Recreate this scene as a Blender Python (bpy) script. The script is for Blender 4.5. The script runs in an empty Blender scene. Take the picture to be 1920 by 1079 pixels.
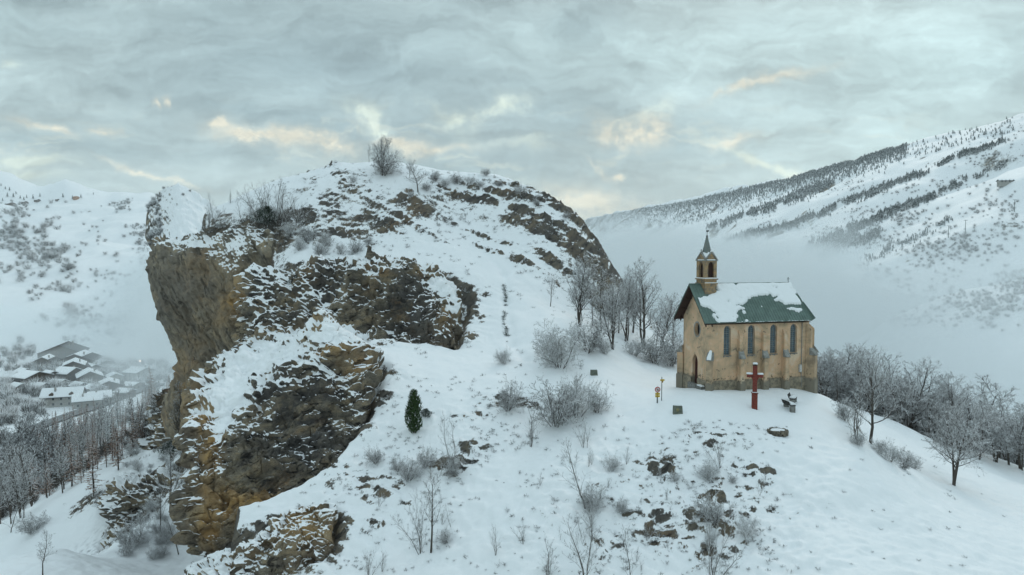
import bpy, bmesh, math, random
import numpy as np
from mathutils import Vector, Matrix
from mathutils.geometry import tessellate_polygon

R = math.radians
sc = bpy.context.scene
COL = sc.collection
# ------------------------------------------------------------------ camera
CAMZ = 12.0
F = 1300.0                       # focal length in pixels of the 1920 px photo
PITCH = math.atan((539.5-476)/F)
cd = bpy.data.cameras.new('camera'); cam = bpy.data.objects.new('camera', cd); COL.objects.link(cam)
cam.location = (0, 0, CAMZ); cam.rotation_euler = (math.pi/2-PITCH, 0, 0)
cd.sensor_width = 36; cd.lens = 36*F/1920; cd.clip_start = .5; cd.clip_end = 30000
sc.camera = cam
# ------------------------------------------------------------------ view, world, sun
sc.view_settings.view_transform = 'Standard'; sc.view_settings.look = 'None'
sc.view_settings.exposure = 0.15; sc.view_settings.gamma = 1
sc.cycles.max_bounces = 6; sc.cycles.diffuse_bounces = 3; sc.cycles.volume_bounces = 2
sc.cycles.transparent_max_bounces = 12
sc.cycles.volume_max_steps = 256
SUN_EL, SUN_AZ = R(32), R(24)          # azimuth from +Y towards +X
w = bpy.data.worlds.new('World'); sc.world = w; w.use_nodes = True
nt = w.node_tree; nt.nodes.clear()

class NG:
    """tiny helper for building node graphs"""
    def __init__(s, nt): s.nt = nt
    def n(s, t, **k):
        o = s.nt.nodes.new(t)
        for a, b in k.items(): setattr(o, a, b)
        return o
    def put(s, sock, v):
        if isinstance(v, bpy.types.NodeSocket): s.nt.links.new(v, sock)
        elif v is not None: sock.default_value = v
    def m(s, op, a, b=None, c=None, clamp=False):
        o = s.n('ShaderNodeMath', operation=op); o.use_clamp = clamp
        s.put(o.inputs[0], a); s.put(o.inputs[1], b)
        if c is not None: s.put(o.inputs[2], c)
        return o.outputs[0]
    def vm(s, op, a, b=None):
        o = s.n('ShaderNodeVectorMath', operation=op)
        s.put(o.inputs[0], a); s.put(o.inputs[1], b)
        return o.outputs[0]
    def xyz(s, v):
        o = s.n('ShaderNodeSeparateXYZ'); s.put(o.inputs[0], v); return o.outputs
    def cxyz(s, x, y, z):
        o = s.n('ShaderNodeCombineXYZ'); s.put(o.inputs[0], x); s.put(o.inputs[1], y); s.put(o.inputs[2], z); return o.outputs[0]
    def noise(s, v, scale, detail=4, rough=.55, dist=0, out=0):
        o = s.n('ShaderNodeTexNoise'); s.put(o.inputs['Vector'], v)
        o.inputs['Scale'].default_value = scale; o.inputs['Detail'].default_value = detail
        o.inputs['Roughness'].default_value = rough; o.inputs['Distortion'].default_value = dist
        return o.outputs[out]
    def ss(s, v, a, b, lo=0., hi=1.):
        o = s.n('ShaderNodeMapRange', interpolation_type='SMOOTHSTEP')
        for i, x in enumerate((v, a, b, lo, hi)): s.put(o.inputs[i], x)
        return o.outputs[0]
    def mix(s, f, a, b, mode='MIX'):
        o = s.n('ShaderNodeMix', data_type='RGBA', blend_type=mode)
        s.put(o.inputs[0], f)
        for k, v in ((6, a), (7, b)):
            s.put(o.inputs[k], v if isinstance(v, bpy.types.NodeSocket) else (*v, 1))
        return o.outputs[2]
    def ramp(s, f, stops):
        o = s.n('ShaderNodeValToRGB'); s.put(o.inputs[0], f)
        e = o.color_ramp.elements
        while len(e) < len(stops): e.new(.5)
        for i, (p, c) in enumerate(stops): e[i].position = p; e[i].color = (*c, 1)
        return o.outputs[0]

g = NG(nt)
sky = g.n('ShaderNodeTexSky', sky_type='NISHITA'); sky.sun_disc = False
sky.sun_elevation = SUN_EL; sky.sun_rotation = SUN_AZ
tc = g.n('ShaderNodeTexCoord').outputs['Generated']
d = g.xyz(tc)
dz = g.m('MAXIMUM', d[2], 0.0)
# cloud deck: direction projected on a plane overhead, gives streaks flattening to the horizon
den = g.m('ADD', dz, .10)
cp = g.cxyz(g.m('DIVIDE', d[0], den), g.m('DIVIDE', d[1], den), 0.)
n1 = g.noise(g.vm('ADD', cp, (3.1, 7.7, 0)), .55, 7, .56, .5)
n2 = g.noise(g.vm('ADD', cp, (9.1, 2.7, 4)), 1.6, 6, .6, .3)
# directions as seen from the hill: u = x / y, v = z / y
yy = g.m('MAXIMUM', d[1], .05)
wx = g.xyz(g.noise(tc, 9., 6, .62, .2, out=1))
u = g.m('ADD', g.m('DIVIDE', d[0], yy), g.m('MULTIPLY', g.m('SUBTRACT', wx[0], .5), .20))
v = g.m('ADD', g.m('DIVIDE', d[2], yy), g.m('MULTIPLY', g.m('SUBTRACT', wx[1], .5), .07))
front = g.ss(d[1], .2, .5)
def patch(px, py, rx, ry, rot=0):
    cu, cv, a = (px-960)/F, (476-py)/F, R(-rot)
    du = g.m('SUBTRACT', u, cu); dv = g.m('SUBTRACT', v, cv)
    ca, sa = math.cos(a), math.sin(a)
    p = g.m('MULTIPLY', g.m('ADD', g.m('MULTIPLY', du, ca), g.m('MULTIPLY', dv, sa)), F/rx)
    q = g.m('MULTIPLY', g.m('SUBTRACT', g.m('MULTIPLY', dv, ca), g.m('MULTIPLY', du, sa)), F/ry)
    r2 = g.m('ADD', g.m('MULTIPLY', p, p), g.m('MULTIPLY', q, q))
    return g.m('EXPONENT', g.m('MULTIPLY', r2, -1.0))
def psum(L):
    tot = None
    for *geo, k in L:
        t = g.m('MULTIPLY', patch(*geo), k)
        tot = t if tot is None else g.m('ADD', tot, t)
    return tot
warm = psum([(485,262,72,15,12,1.1),(600,275,80,13,16,.8),(800,283,80,9,0,.7),(1195,248,36,26,0,.85),(1430,158,85,8,-17,.6),
             (1375,268,55,9,-8,.55),(1183,334,18,7,0,1.1),(1135,322,30,9,35,.4),(1085,398,95,34,0,1.5),(90,240,60,9,10,.75),(290,328,70,7,20,.7),
             (420,233,16,6,0,.9),(205,246,20,7,0,.8),(325,186,10,9,0,.9)])
pale = psum([(690,226,52,20,25,1.3),(735,255,30,14,40,.8),(925,208,50,14,-20,.8),(885,245,30,30,0,.3),(1430,308,100,10,22,1.),(50,306,75,10,0,1.2),(20,326,80,8,4,1.),
             (12,126,22,7,0,.8),(1010,280,80,10,0,.35),(1215,215,50,14,-30,.45),(870,215,40,9,30,.4),(1040,265,60,7,-10,.35),(960,200,30,10,30,.3)])
broad = psum([(1640,230,330,130,-8,.75),(1270,110,260,80,-10,.45),(1000,90,220,60,0,.3),(1700,80,330,110,0,.75),(40,60,90,90,0,.2)])
dark = psum([(1250,262,120,34,0,.75),(1110,55,70,45,0,.55),(1445,55,90,36,0,.4),(1830,130,70,26,-10,.5),(520,120,430,110,0,.5),(1500,200,60,18,10,.35),
             (1110,215,120,25,10,.3),(900,320,300,25,5,.35),(850,255,90,22,5,.45),(200,280,250,20,4,.35),(550,230,200,16,10,.3)])
br = g.ss(n1, .36, .66)
base = g.mix(br, (.39,.505,.53), (.52,.65,.665))
base = g.mix(g.m('MULTIPLY', g.ss(n2, .45, .75), .35), base, (.58,.70,.70))
lowf = g.m('POWER', g.m('SUBTRACT', 1.0, g.m('MINIMUM', g.m('MULTIPLY', dz, 4.0), 1.0)), 2.5)
base = g.mix(g.m('MULTIPLY', lowf, .35), base, (.60,.63,.58))
nb = g.ss(g.noise(tc, 26., 5, .65), .3, .62, .25, 1.25)
base = g.mix(g.m('MULTIPLY', g.m('MULTIPLY', dark, front), 1.1, clamp=True), base, (.30,.415,.455))
base = g.mix(g.m('MULTIPLY', g.m('MULTIPLY', broad, front), .8, clamp=True), base, (.60,.80,.82))
base = g.mix(g.m('MULTIPLY', g.m('MULTIPLY', g.m('MULTIPLY', pale, front), nb), 1.15, clamp=True), base, (.78,.88,.78))
band_ = g.m('EXPONENT', g.m('MULTIPLY', g.m('POWER', g.m('MULTIPLY', g.m('ABSOLUTE', g.m('SUBTRACT', v, .150)), 1/.045), 2.), -1.))
gaps = g.ss(g.noise(g.cxyz(g.m('MULTIPLY', u, 1.), g.m('MULTIPLY', v, 4.2), 7.), 7.5, 6, .6, .6), .54, .70)
base = g.mix(g.m('MULTIPLY', g.m('MULTIPLY', g.m('MULTIPLY', band_, gaps), front), .55), base, (.86,.88,.74))
base = g.mix(g.m('MULTIPLY', g.m('MULTIPLY', g.m('MULTIPLY', warm, front), nb), 1.15, clamp=True), base, (.97,.91,.73))
n3 = g.noise(g.cxyz(g.m('MULTIPLY', u, 1.0), g.m('MULTIPLY', v, 2.6), 0.), 5.5, 7, .62, .5)
n4 = g.noise(g.cxyz(g.m('MULTIPLY', u, 1.0), g.m('MULTIPLY', v, 3.4), 3.), 17., 5, .65, .4)
k3 = g.m('MULTIPLY', g.m('ADD', .97, g.m('ADD', g.m('MULTIPLY', g.m('SUBTRACT', n3, .5), 1.35), g.m('MULTIPLY', g.m('SUBTRACT', n4, .5), .55))), 1.)
k3 = g.m('ADD', g.m('MULTIPLY', k3, front), g.m('SUBTRACT', 1., front))
vv_ = g.n('ShaderNodeVectorMath', operation='SCALE'); g.put(vv_.inputs[0], g.vm('MULTIPLY', base, (.95, .965, .955))); g.put(vv_.inputs['Scale'], k3)
base = vv_.outputs[0]
# overhead the cloud sheet is brighter than near the horizon: it is what lights the snow
base = g.mix(g.ss(d[2], .35, .8), base, (.70,.87,.95))
SKY_BG = .1
cl = g.vm('MULTIPLY', base, (1/SKY_BG*.93, 1/SKY_BG*.93, 1/SKY_BG*.93))
full = g.mix(.94, sky.outputs[0], cl)
bgn = g.n('ShaderNodeBackground'); g.put(bgn.inputs[0], full); bgn.inputs[1].default_value = SKY_BG
wo = g.n('ShaderNodeOutputWorld'); nt.links.new(bgn.outputs[0], wo.inputs[0])
w.cycles.sampling_method = 'MANUAL'; w.cycles.sample_map_resolution = 512

sd = bpy.data.lights.new('sun', 'SUN'); sd.energy = .55; sd.angle = R(18); sd.color = (1, .93, .84)
sun = bpy.data.objects.new('sun', sd); COL.objects.link(sun)
sdir = Vector((math.sin(SUN_AZ)*math.cos(SUN_EL), math.cos(SUN_AZ)*math.cos(SUN_EL), math.sin(SUN_EL)))
sun.rotation_euler = sdir.to_track_quat('Z', 'Y').to_euler()

# ------------------------------------------------------------------ helpers
def at(px, py, D):
    """the world point a pixel of the photo sees at the forward distance D"""
    u, v = (px-960)/F, (539.5-py)/F
    cp_, sp = math.cos(PITCH), math.sin(PITCH)
    dx, dy, dz_ = u, cp_+v*sp, -sp+v*cp_
    k = D/dy
    return Vector((dx*k, D, CAMZ+dz_*k))

def at_many(a):
    a = np.asarray(a, float)
    u, v = (a[..., 0]-960)/F, (539.5-a[..., 1])/F
    cp_, sp = math.cos(PITCH), math.sin(PITCH)
    dx, dy, dz_ = u, cp_+v*sp, -sp+v*cp_
    k = a[..., 2]/dy
    return np.stack([dx*k, a[..., 2], CAMZ+dz_*k], -1)

_rs = np.random.RandomState(7)
_perm = _rs.permutation(256); _perm = np.concatenate([_perm, _perm, _perm])
_grad = _rs.normal(size=(256, 3)); _grad /= np.linalg.norm(_grad, axis=1)[:, None]
def pn(x, y, z=0.):
    """vectorised 3D gradient noise, about -0.5 .. 0.5"""
    x, y, z = np.broadcast_arrays(np.asarray(x, float), np.asarray(y, float), np.asarray(z, float))
    xi, yi, zi = np.floor(x).astype(int), np.floor(y).astype(int), np.floor(z).astype(int)
    xf, yf, zf = x-xi, y-yi, z-zi
    f = lambda t: t*t*t*(t*(t*6-15)+10)
    U, V, W = f(xf), f(yf), f(zf)
    xi &= 255; yi &= 255; zi &= 255
    out = 0
    for i in (0, 1):
        wx_ = U if i else 1-U
        for j in (0, 1):
            wy_ = V if j else 1-V
            for k in (0, 1):
                wz_ = W if k else 1-W
                h = _perm[_perm[_perm[xi+i]+yi+j]+zi+k]
                gr = _grad[h]
                out = out + wx_*wy_*wz_*(gr[..., 0]*(xf-i)+gr[..., 1]*(yf-j)+gr[..., 2]*(zf-k))
    return out
def fbm(x, y, z=0., oct=4, gain=.5, lac=2.03):
    s, a, k = 0, 1., 1.
    for o in range(oct):
        s = s + a*pn(x*k+o*17.3, y*k+o*5.1, np.asarray(z)*k+o*9.7); a *= gain; k *= lac
    return s
def ridged(x, y, z=0., oct=4, gain=.5, lac=2.03):
    s, a, k = 0, 1., 1.
    for o in range(oct):
        s = s + a*(1-2.2*np.abs(pn(x*k+o*11.3, y*k+o*7.1, np.asarray(z)*k+o*3.7))); a *= gain; k *= lac
    return s/2
def cells(x, y, z, seed=0):
    """jittered cells: a random value per cell and the distance to the cell border"""
    x, y, z = [np.asarray(a, float) for a in np.broadcast_arrays(x, y, z)]
    xi, yi, zi = np.floor(x).astype(int), np.floor(y).astype(int), np.floor(z).astype(int)
    f1 = np.full(x.shape, 9.); f2 = np.full(x.shape, 9.); val = np.zeros(x.shape)
    for i in (-1, 0, 1):
        for j in (-1, 0, 1):
            for k in (-1, 0, 1):
                cx, cy, cz = xi+i, yi+j, zi+k
                h = _perm[_perm[_perm[(cx+seed) & 255]+(cy & 255)]+(cz & 255)]
                gr = _grad[h]
                d2 = np.sqrt((cx+.5+gr[..., 0]*.5-x)**2+(cy+.5+gr[..., 1]*.5-y)**2+(cz+.5+gr[..., 2]*.5-z)**2)
                m = d2 < f1
                f2 = np.where(m, f1, np.minimum(f2, d2)); f1 = np.where(m, d2, f1); val = np.where(m, h/255., val)
    return val, f2-f1
def sstep(x, a, b):
    t = np.clip((x-a)/(b-a), 0, 1); return t*t*(3-2*t)

def mesh_np(name, V, Fc, smooth=True, attrs=None):
    """V (n,3), Fc (m,k) or list of such arrays"""
    me = bpy.data.meshes.new(name)
    V = np.asarray(V, np.float32)
    Fl = Fc if isinstance(Fc, list) else [Fc]
    Fl = [np.asarray(f, np.int32) for f in Fl if len(f)]
    nl = sum(f.size for f in Fl); nf = sum(len(f) for f in Fl)
    me.vertices.add(len(V)); me.vertices.foreach_set('co', V.ravel())
    me.loops.add(nl); me.loops.foreach_set('vertex_index', np.concatenate([f.ravel() for f in Fl]))
    me.polygons.add(nf)
    tot = np.concatenate([np.full(len(f), f.shape[1], np.int32) for f in Fl])
    st = np.concatenate([[0], np.cumsum(tot)[:-1]]).astype(np.int32)
    me.polygons.foreach_set('loop_start', st)
    try: me.polygons.foreach_set('loop_total', tot)
    except Exception: pass
    me.polygons.foreach_set('use_smooth', np.full(nf, smooth))
    for k, a in (attrs or {}).items():
        at_ = me.attributes.new(k, 'FLOAT', 'POINT'); at_.data.foreach_set('value', np.asarray(a, np.float32).ravel())
    me.update(calc_edges=True)
    return me

def grid_faces(nr, nc):
    i = np.arange(nr-1)[:, None]*nc+np.arange(nc-1)[None, :]
    i = i.ravel()
    return np.stack([i, i+1, i+nc+1, i+nc], 1)

def link(name, me, mat=None, parent=None, loc=None, rot=None, scale=None):
    o = bpy.data.objects.new(name, me); COL.objects.link(o)
    if mat is not None and me is not None and not me.materials: me.materials.append(mat)
    if parent is not None: o.parent = parent
    if loc is not None: o.location = loc
    if rot is not None: o.rotation_euler = rot
    if scale is not None: o.scale = scale
    return o
def tag(o, label=None, cat=None, group=None, kind=None):
    for k, v_ in (('label', label), ('category', cat), ('group', group), ('kind', kind)):
        if v_: o[k] = v_
    return o
def empty(name, loc=(0, 0, 0), rz=0):
    o = bpy.data.objects.new(name, None); COL.objects.link(o); o.location = loc; o.rotation_euler = (0, 0, rz)
    o.empty_display_size = .5
    return o
def copy_tree(o, parent=None):
    c = o.copy(); COL.objects.link(c)
    if parent is not None: c.parent = parent
    for ch in KIDS.get(o.name, ()):
        copy_tree(ch, c)
    return c
KIDS = {}
def kids_of(root, lst): KIDS[root.name] = lst

class MB:
    """collects shapes, links them as one mesh object"""
    def __init__(s): s.v = []; s.f = []
    def add(s, vs, fs):
        b = len(s.v); s.v += [tuple(x) for x in vs]; s.f += [tuple(i+b for i in f) for f in fs]; return s
    def box(s, x0, x1, y0, y1, z0, z1, M=None):
        vs = [Vector(p) for p in ((x0,y0,z0),(x1,y0,z0),(x1,y1,z0),(x0,y1,z0),(x0,y0,z1),(x1,y0,z1),(x1,y1,z1),(x0,y1,z1))]
        if M: vs = [M @ p for p in vs]
        return s.add(vs, ((0,3,2,1),(4,5,6,7),(0,1,5,4),(1,2,6,5),(2,3,7,6),(3,0,4,7)))
    def tube(s, p0, p1, r0, r1=None, n=8, cap=True):
        r1 = r0 if r1 is None else r1
        p0, p1 = Vector(p0), Vector(p1); q = (p1-p0).to_track_quat('Z', 'Y')
        vs = []
        for p, r in ((p0, r0), (p1, r1)):
            for k in range(n):
                a = 2*math.pi*k/n; vs.append(p+q @ Vector((math.cos(a)*r, math.sin(a)*r, 0)))
        fs = [(k, (k+1) % n, n+(k+1) % n, n+k) for k in range(n)]
        if cap: fs += [tuple(range(n))[::-1], tuple(range(n, 2*n))]
        return s.add(vs, fs)
    def prism(s, poly, ax, a, b):
        """2D polygon extruded along axis ax ('x','y','z') from a to b"""
        def P(u_, v_, t): return {'x': (t, u_, v_), 'y': (u_, t, v_), 'z': (u_, v_, t)}[ax]
        n = len(poly)
        vs = [P(*p, a) for p in poly]+[P(*p, b) for p in poly]
        fs = [tuple(range(n))[::-1], tuple(range(n, 2*n))]+[(k, (k+1) % n, n+(k+1) % n, n+k) for k in range(n)]
        return s.add(vs, fs)
    def build(s, name, mat, parent=None, smooth=False, bevel=0, loc=None, rot=None):
        me = bpy.data.meshes.new(name); me.from_pydata(s.v, [], s.f)
        bm = bmesh.new(); bm.from_mesh(me); bmesh.ops.recalc_face_normals(bm, faces=bm.faces)
        if bevel: bmesh.ops.bevel(bm, geom=[e for e in bm.edges], offset=bevel, segments=2, affect='EDGES', clamp_overlap=True)
        bm.to_mesh(me); bm.free()
        if smooth: me.polygons.foreach_set('use_smooth', [True]*len(me.polygons))
        return link(name, me, mat, parent, loc, rot)

# ------------------------------------------------------------------ materials
def new_mat(name):
    m = bpy.data.materials.new(name); m.use_nodes = True
    t = m.node_tree; t.nodes.clear(); G = NG(t)
    b = G.n('ShaderNodeBsdfPrincipled'); o = G.n('ShaderNodeOutputMaterial'); t.links.new(b.outputs[0], o.inputs[0])
    b.inputs['Roughness'].default_value = .8; b.inputs['Specular IOR Level'].default_value = .25
    return m, G, b
def bump(G, h, strength=.4, dist=.05, normal=None):
    o = G.n('ShaderNodeBump'); o.inputs['Strength'].default_value = strength; o.inputs['Distance'].default_value = dist
    G.put(o.inputs['Height'], h)
    if normal is not None: G.put(o.inputs['Normal'], normal)
    return o.outputs[0]
SNOW = (.86, .885, .90)
def snow_mat():
    m, G, b = new_mat('snow')
    P = G.n('ShaderNodeTexCoord').outputs['Object']
    G.put(b.inputs['Base Color'], (*SNOW, 1))
    b.inputs['Roughness'].default_value = .7
    G.put(b.inputs['Normal'], bump(G, G.noise(P, 9, 4), .3, .03))
    return m
def ground_mat(name, k=1., thr=.62, soft=.05, rocky=True, tint=None, nz_noise=.45, ang=38, bs=(.35,.6,1.4), clump=0.):
    """snow lying where the surface is flat enough, bare rock or scrub where it is steep; k = feature scale"""
    m, G, b = new_mat(name)
    P = G.n('ShaderNodeNewGeometry').outputs['Position']
    att = G.n('ShaderNodeAttribute'); att.attribute_name = 'rock'
    rk = att.outputs['Fac']
    nA = G.noise(P, 1.3*k, 6, .62)
    nB = G.noise(P, 6.0*k, 4, .6)
    hgt = G.m('ADD', G.m('MULTIPLY', nA, 1.0), G.m('MULTIPLY', nB, .35))
    geo = G.n('ShaderNodeNewGeometry')
    nz = G.xyz(geo.outputs['Normal'])[2]
    t = G.m('ADD', nz, G.m('MULTIPLY', G.m('SUBTRACT', nA, .5), nz_noise))
    t = G.m('ADD', t, G.m('MULTIPLY', G.m('SUBTRACT', nB, .5), nz_noise*.9))
    t = G.m('SUBTRACT', t, G.m('MULTIPLY', rk, .42))
    nC = G.noise(G.vm('ADD', P, (5, 17, 9)), .30*k, 4, .6)
    t = G.m('ADD', t, G.m('MULTIPLY', G.m('MULTIPLY', G.m('SUBTRACT', nC, .5), 1.5), G.m('ADD', G.m('MINIMUM', G.m('ABSOLUTE', rk), .5), clump)))
    snow = G.ss(t, thr-soft, thr+soft)
    # rock: banded along the bedding, with ochre staining and dark joints
    s = G.vm('MULTIPLY', P, (1.0, .6, 1.0))
    rot = G.n('ShaderNodeVectorRotate'); rot.inputs['Angle'].default_value = R(ang); rot.inputs['Axis'].default_value = (0, 1, 0)
    G.put(rot.inputs['Vector'], s)
    st = G.vm('MULTIPLY', rot.outputs[0], bs)
    band = G.noise(st, 1.0*k, 6, .65, .6)
    col = G.ramp(band, [(.28, (.05,.045,.04)), (.40, (.15,.13,.105)), (.50, (.27,.235,.175)), (.62, (.40,.31,.19)), (.75, (.25,.23,.19))])
    och = G.ss(G.noise(P, .16*k, 6, .65, .6), .50, .66)
    col = G.mix(G.m('MULTIPLY', och, G.ss(G.noise(P, 1.7*k, 4, .6), .35, .65, .15, .75)), col, (.36, .20, .07), 'MIX')
    gry = G.ss(G.noise(G.vm('ADD', P, (31, 7, 3)), .2*k, 4, .6), .45, .6)
    col = G.mix(G.m('MULTIPLY', gry, .72), col, (.10, .097, .092))
    crk = G.ss(G.noise(st, 2.0*k, 5, .65, 1.0), .34, .44)
    col = G.mix(G.m('SUBTRACT', 1., crk), col, (.03, .028, .026))
    if k > .5:
        vo = G.n('ShaderNodeTexVoronoi', feature='F1'); G.put(vo.inputs['Vector'], G.vm('ADD', G.vm('MULTIPLY', rot.outputs[0], (.45*k, .6*k, .9*k)), G.vm('MULTIPLY', G.n('ShaderNodeCombineXYZ').outputs[0], (0, 0, 0)))); vo.inputs['Scale'].default_value = 1.
        tone = G.xyz(vo.outputs['Color'])[0]
        col = G.mix(G.m('MULTIPLY', tone, .45), col, (.05, .045, .04))
        pale_ = G.ss(G.noise(st, 5.*k, 4, .7), .55, .72)
        col = G.mix(G.m('MULTIPLY', pale_, .45), col, (.36, .33, .27))
        ve = G.n('ShaderNodeTexVoronoi', feature='DISTANCE_TO_EDGE'); wv_ = G.n('ShaderNodeVectorMath', operation='ADD')
        G.put(wv_.inputs[0], G.vm('MULTIPLY', rot.outputs[0], (.7*k, .8*k, 1.5*k))); G.put(wv_.inputs[1], G.vm('MULTIPLY', G.noise(P, 1.1*k, 4, .6, 0, 1), (1.1, 1.1, 1.1)))
        G.put(ve.inputs['Vector'], wv_.outputs[0])
        col = G.mix(G.ss(ve.outputs['Distance'], .0, .05, .8, 0.), col, (.02, .018, .016))
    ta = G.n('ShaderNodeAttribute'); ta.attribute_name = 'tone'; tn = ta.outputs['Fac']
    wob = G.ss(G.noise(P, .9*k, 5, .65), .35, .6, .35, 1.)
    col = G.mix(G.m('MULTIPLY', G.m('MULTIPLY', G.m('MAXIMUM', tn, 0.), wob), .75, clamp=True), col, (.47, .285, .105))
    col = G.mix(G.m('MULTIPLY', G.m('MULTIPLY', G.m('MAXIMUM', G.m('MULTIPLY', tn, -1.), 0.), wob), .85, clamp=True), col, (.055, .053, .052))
    if tint: col = G.mix(tint[1], col, tint[0])
    scol = G.mix(G.noise(P, .5*k, 3), (.845,.875,.895), (.875,.895,.905))
    G.put(b.inputs['Base Color'], G.mix(snow, col, scol))
    G.put(b.inputs['Roughness'], G.ss(snow, 0, 1, .9, .65))
    bm_r = bump(G, G.m('ADD', band, G.m('MULTIPLY', crk, .5)), 1.0, .25/k)
    bm_s = bump(G, hgt, .28, .16/k)
    mixn = G.n('ShaderNodeMix', data_type='VECTOR'); G.put(mixn.inputs[0], snow); G.put(mixn.inputs[4], bm_r); G.put(mixn.inputs[5], bm_s)
    G.put(b.inputs['Normal'], mixn.outputs[1])
    return m
def bark_mat(name, c1, c2, thr=.35, snowy=True):
    m, G, b = new_mat(name)
    P = G.n('ShaderNodeTexCoord').outputs['Object']
    geo = G.n('ShaderNodeNewGeometry')
    nz = G.xyz(geo.outputs['Normal'])[2]
    nn = G.noise(P, 2.2, 3, .6)
    col = G.mix(G.noise(P, 5, 3), c1, c2)
    if snowy:
        t = G.m('ADD', nz, G.m('MULTIPLY', G.m('SUBTRACT', nn, .5), 1.3))
        col = G.mix(G.ss(t, thr-.1, thr+.1), col, SNOW)
    G.put(b.inputs['Base Color'], col)
    b.inputs['Roughness'].default_value = .9
    return m
def plain(name, c, rough=.7, metal=0, c2=None, sc_=6, bmp=0):
    m, G, b = new_mat(name)
    P = G.n('ShaderNodeTexCoord').outputs['Object']
    c2 = c2 or tuple(x*.7 for x in c)
    n = G.noise(P, sc_, 5, .65)
    G.put(b.inputs['Base Color'], G.mix(G.ss(n, .35, .65), c2, c))
    b.inputs['Roughness'].default_value = rough; b.inputs['Metallic'].default_value = metal
    if bmp: G.put(b.inputs['Normal'], bump(G, n, .5, bmp))
    return m
M = {}
M['snow'] = snow_mat()
M['hill'] = ground_mat('hill_snow_and_rock', 1.0, thr=.60, tint=((.085,.08,.075), .5))
M['rock'] = ground_mat('crag_rock', .8, thr=.58, nz_noise=.34, ang=18, bs=(.5,.7,1.25), clump=.55)
M['cliff'] = ground_mat('cliff_rock', .7, thr=.66, nz_noise=.3, ang=-62, bs=(.3,.6,1.2), tint=((.33,.30,.245), .28))
M['hill2'] = ground_mat('rib_rock', .6, thr=.40, nz_noise=.4)
M['far'] = ground_mat('far_mountain', .05, thr=.5, nz_noise=.25, tint=((.10,.11,.11), .6))
M['mid'] = ground_mat('mid_slope', .16, thr=.58, nz_noise=.3, tint=((.12,.12,.11), .4))
M['bark'] = bark_mat('snowy_bark', (.055,.048,.042), (.10,.085,.07), .42)
M['twig'] = bark_mat('snowy_twigs', (.07,.062,.055), (.12,.105,.09), .04)
M['twig_light'] = bark_mat('frosted_twigs', (.15,.14,.125), (.22,.20,.18), -.15)
M['larch'] = bark_mat('larch_twigs', (.25,.125,.07), (.32,.17,.10), .8)
M['needle'] = bark_mat('conifer_needles', (.018,.035,.022), (.035,.055,.03), .45)
M['juniper'] = bark_mat('juniper_needles', (.02,.05,.015), (.055,.085,.03), .72)
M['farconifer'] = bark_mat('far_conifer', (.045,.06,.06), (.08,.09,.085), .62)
M['farwood'] = bark_mat('far_bare_wood', (.11,.11,.105), (.17,.165,.155), .55)
# ------------------------------------------------------------------ the hill: a height field through surveyed points
def tps_fit(P, Z, smooth=1e-3):
    n = len(P); d2 = ((P[:, None]-P[None])**2).sum(-1)
    K = .5*d2*np.log(d2+1e-9); K[np.arange(n), np.arange(n)] = smooth*1000
    A = np.zeros((n+3, n+3)); A[:n, :n] = K; A[:n, n] = 1; A[:n, n+1:] = P; A[n, :n] = 1; A[n+1:, :n] = P.T
    return np.linalg.solve(A, np.concatenate([Z, [0, 0, 0]]))
def tps_eval(P, wgt, X, Y):
    out = np.empty(X.size); xs, ys = X.ravel(), Y.ravel()
    for a in range(0, X.size, 40000):
        d2 = (xs[a:a+40000, None]-P[None, :, 0])**2+(ys[a:a+40000, None]-P[None, :, 1])**2
        out[a:a+40000] = (.5*d2*np.log(d2+1e-9)) @ wgt[:len(P)]+wgt[len(P)]+wgt[-2]*xs[a:a+40000]+wgt[-1]*ys[a:a+40000]
    return out.reshape(X.shape)
HP = [  # px, py, distance
 (1276,726,66),(1320,731,61.2),(1420,731,62),(1520,735,63.8),(1350,722,66),(1470,722,68),
 (1270,775,54.5),(1414,768,56),(1458,812,53),(1232,752,57.5),(1115,708,65),(1180,668,76),(1050,692,66),(1085,612,77),(1250,690,76),
 (1000,1079,41),(1300,1079,40),(1600,1079,37.5),(1920,1079,40),(700,1079,43),(1450,930,46.5),(1200,930,46.5),(1000,900,49),
 (1600,900,47),(1600,800,57),(1560,745,63),(1640,850,59),(1705,885,57.5),(1800,960,50),(1920,990,50),(1700,1000,43),
 (1785,908,63),(1920,900,76),(1640,832,66),(1760,830,82),(1850,850,84),(1660,790,84),
 (900,900,50),(800,800,57),(700,700,65),(370,1040,47),(600,872,54),(480,968,49.5),(800,1000,46),(880,780,58),(1000,780,58),
 (1100,800,56),(950,660,73),(850,650,74),(950,560,85),(1000,520,91),(930,450,99),(840,400,104),(740,360,106),(718,327,112),
 (790,360,105),(640,300,118),(560,330,114),(450,372,110),(500,350,113),(385,405,107),(330,448,105),(560,432,99),(650,440,98),
 (545,492,90),(620,485,90),(720,482,91),(850,480,93),(800,560,84),(720,520,86),
 (860,325,118),(940,330,118),(1000,362,115),(1060,402,112),(1100,430,108),(1130,470,103),(1145,525,98),(1143,590,93),
 (1040,560,88),(1000,600,80),(1020,640,74),
]
LP = [(300,905,95),(340,1010,72),(250,960,90),(200,1040,80),(300,1079,64),(100,1079,82),(0,1079,88),(0,980,115),(120,930,125),(200,860,150),
 (100,850,200),(0,900,180),(280,780,160),(330,775,120),(360,900,78),(350,850,92)]
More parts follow.
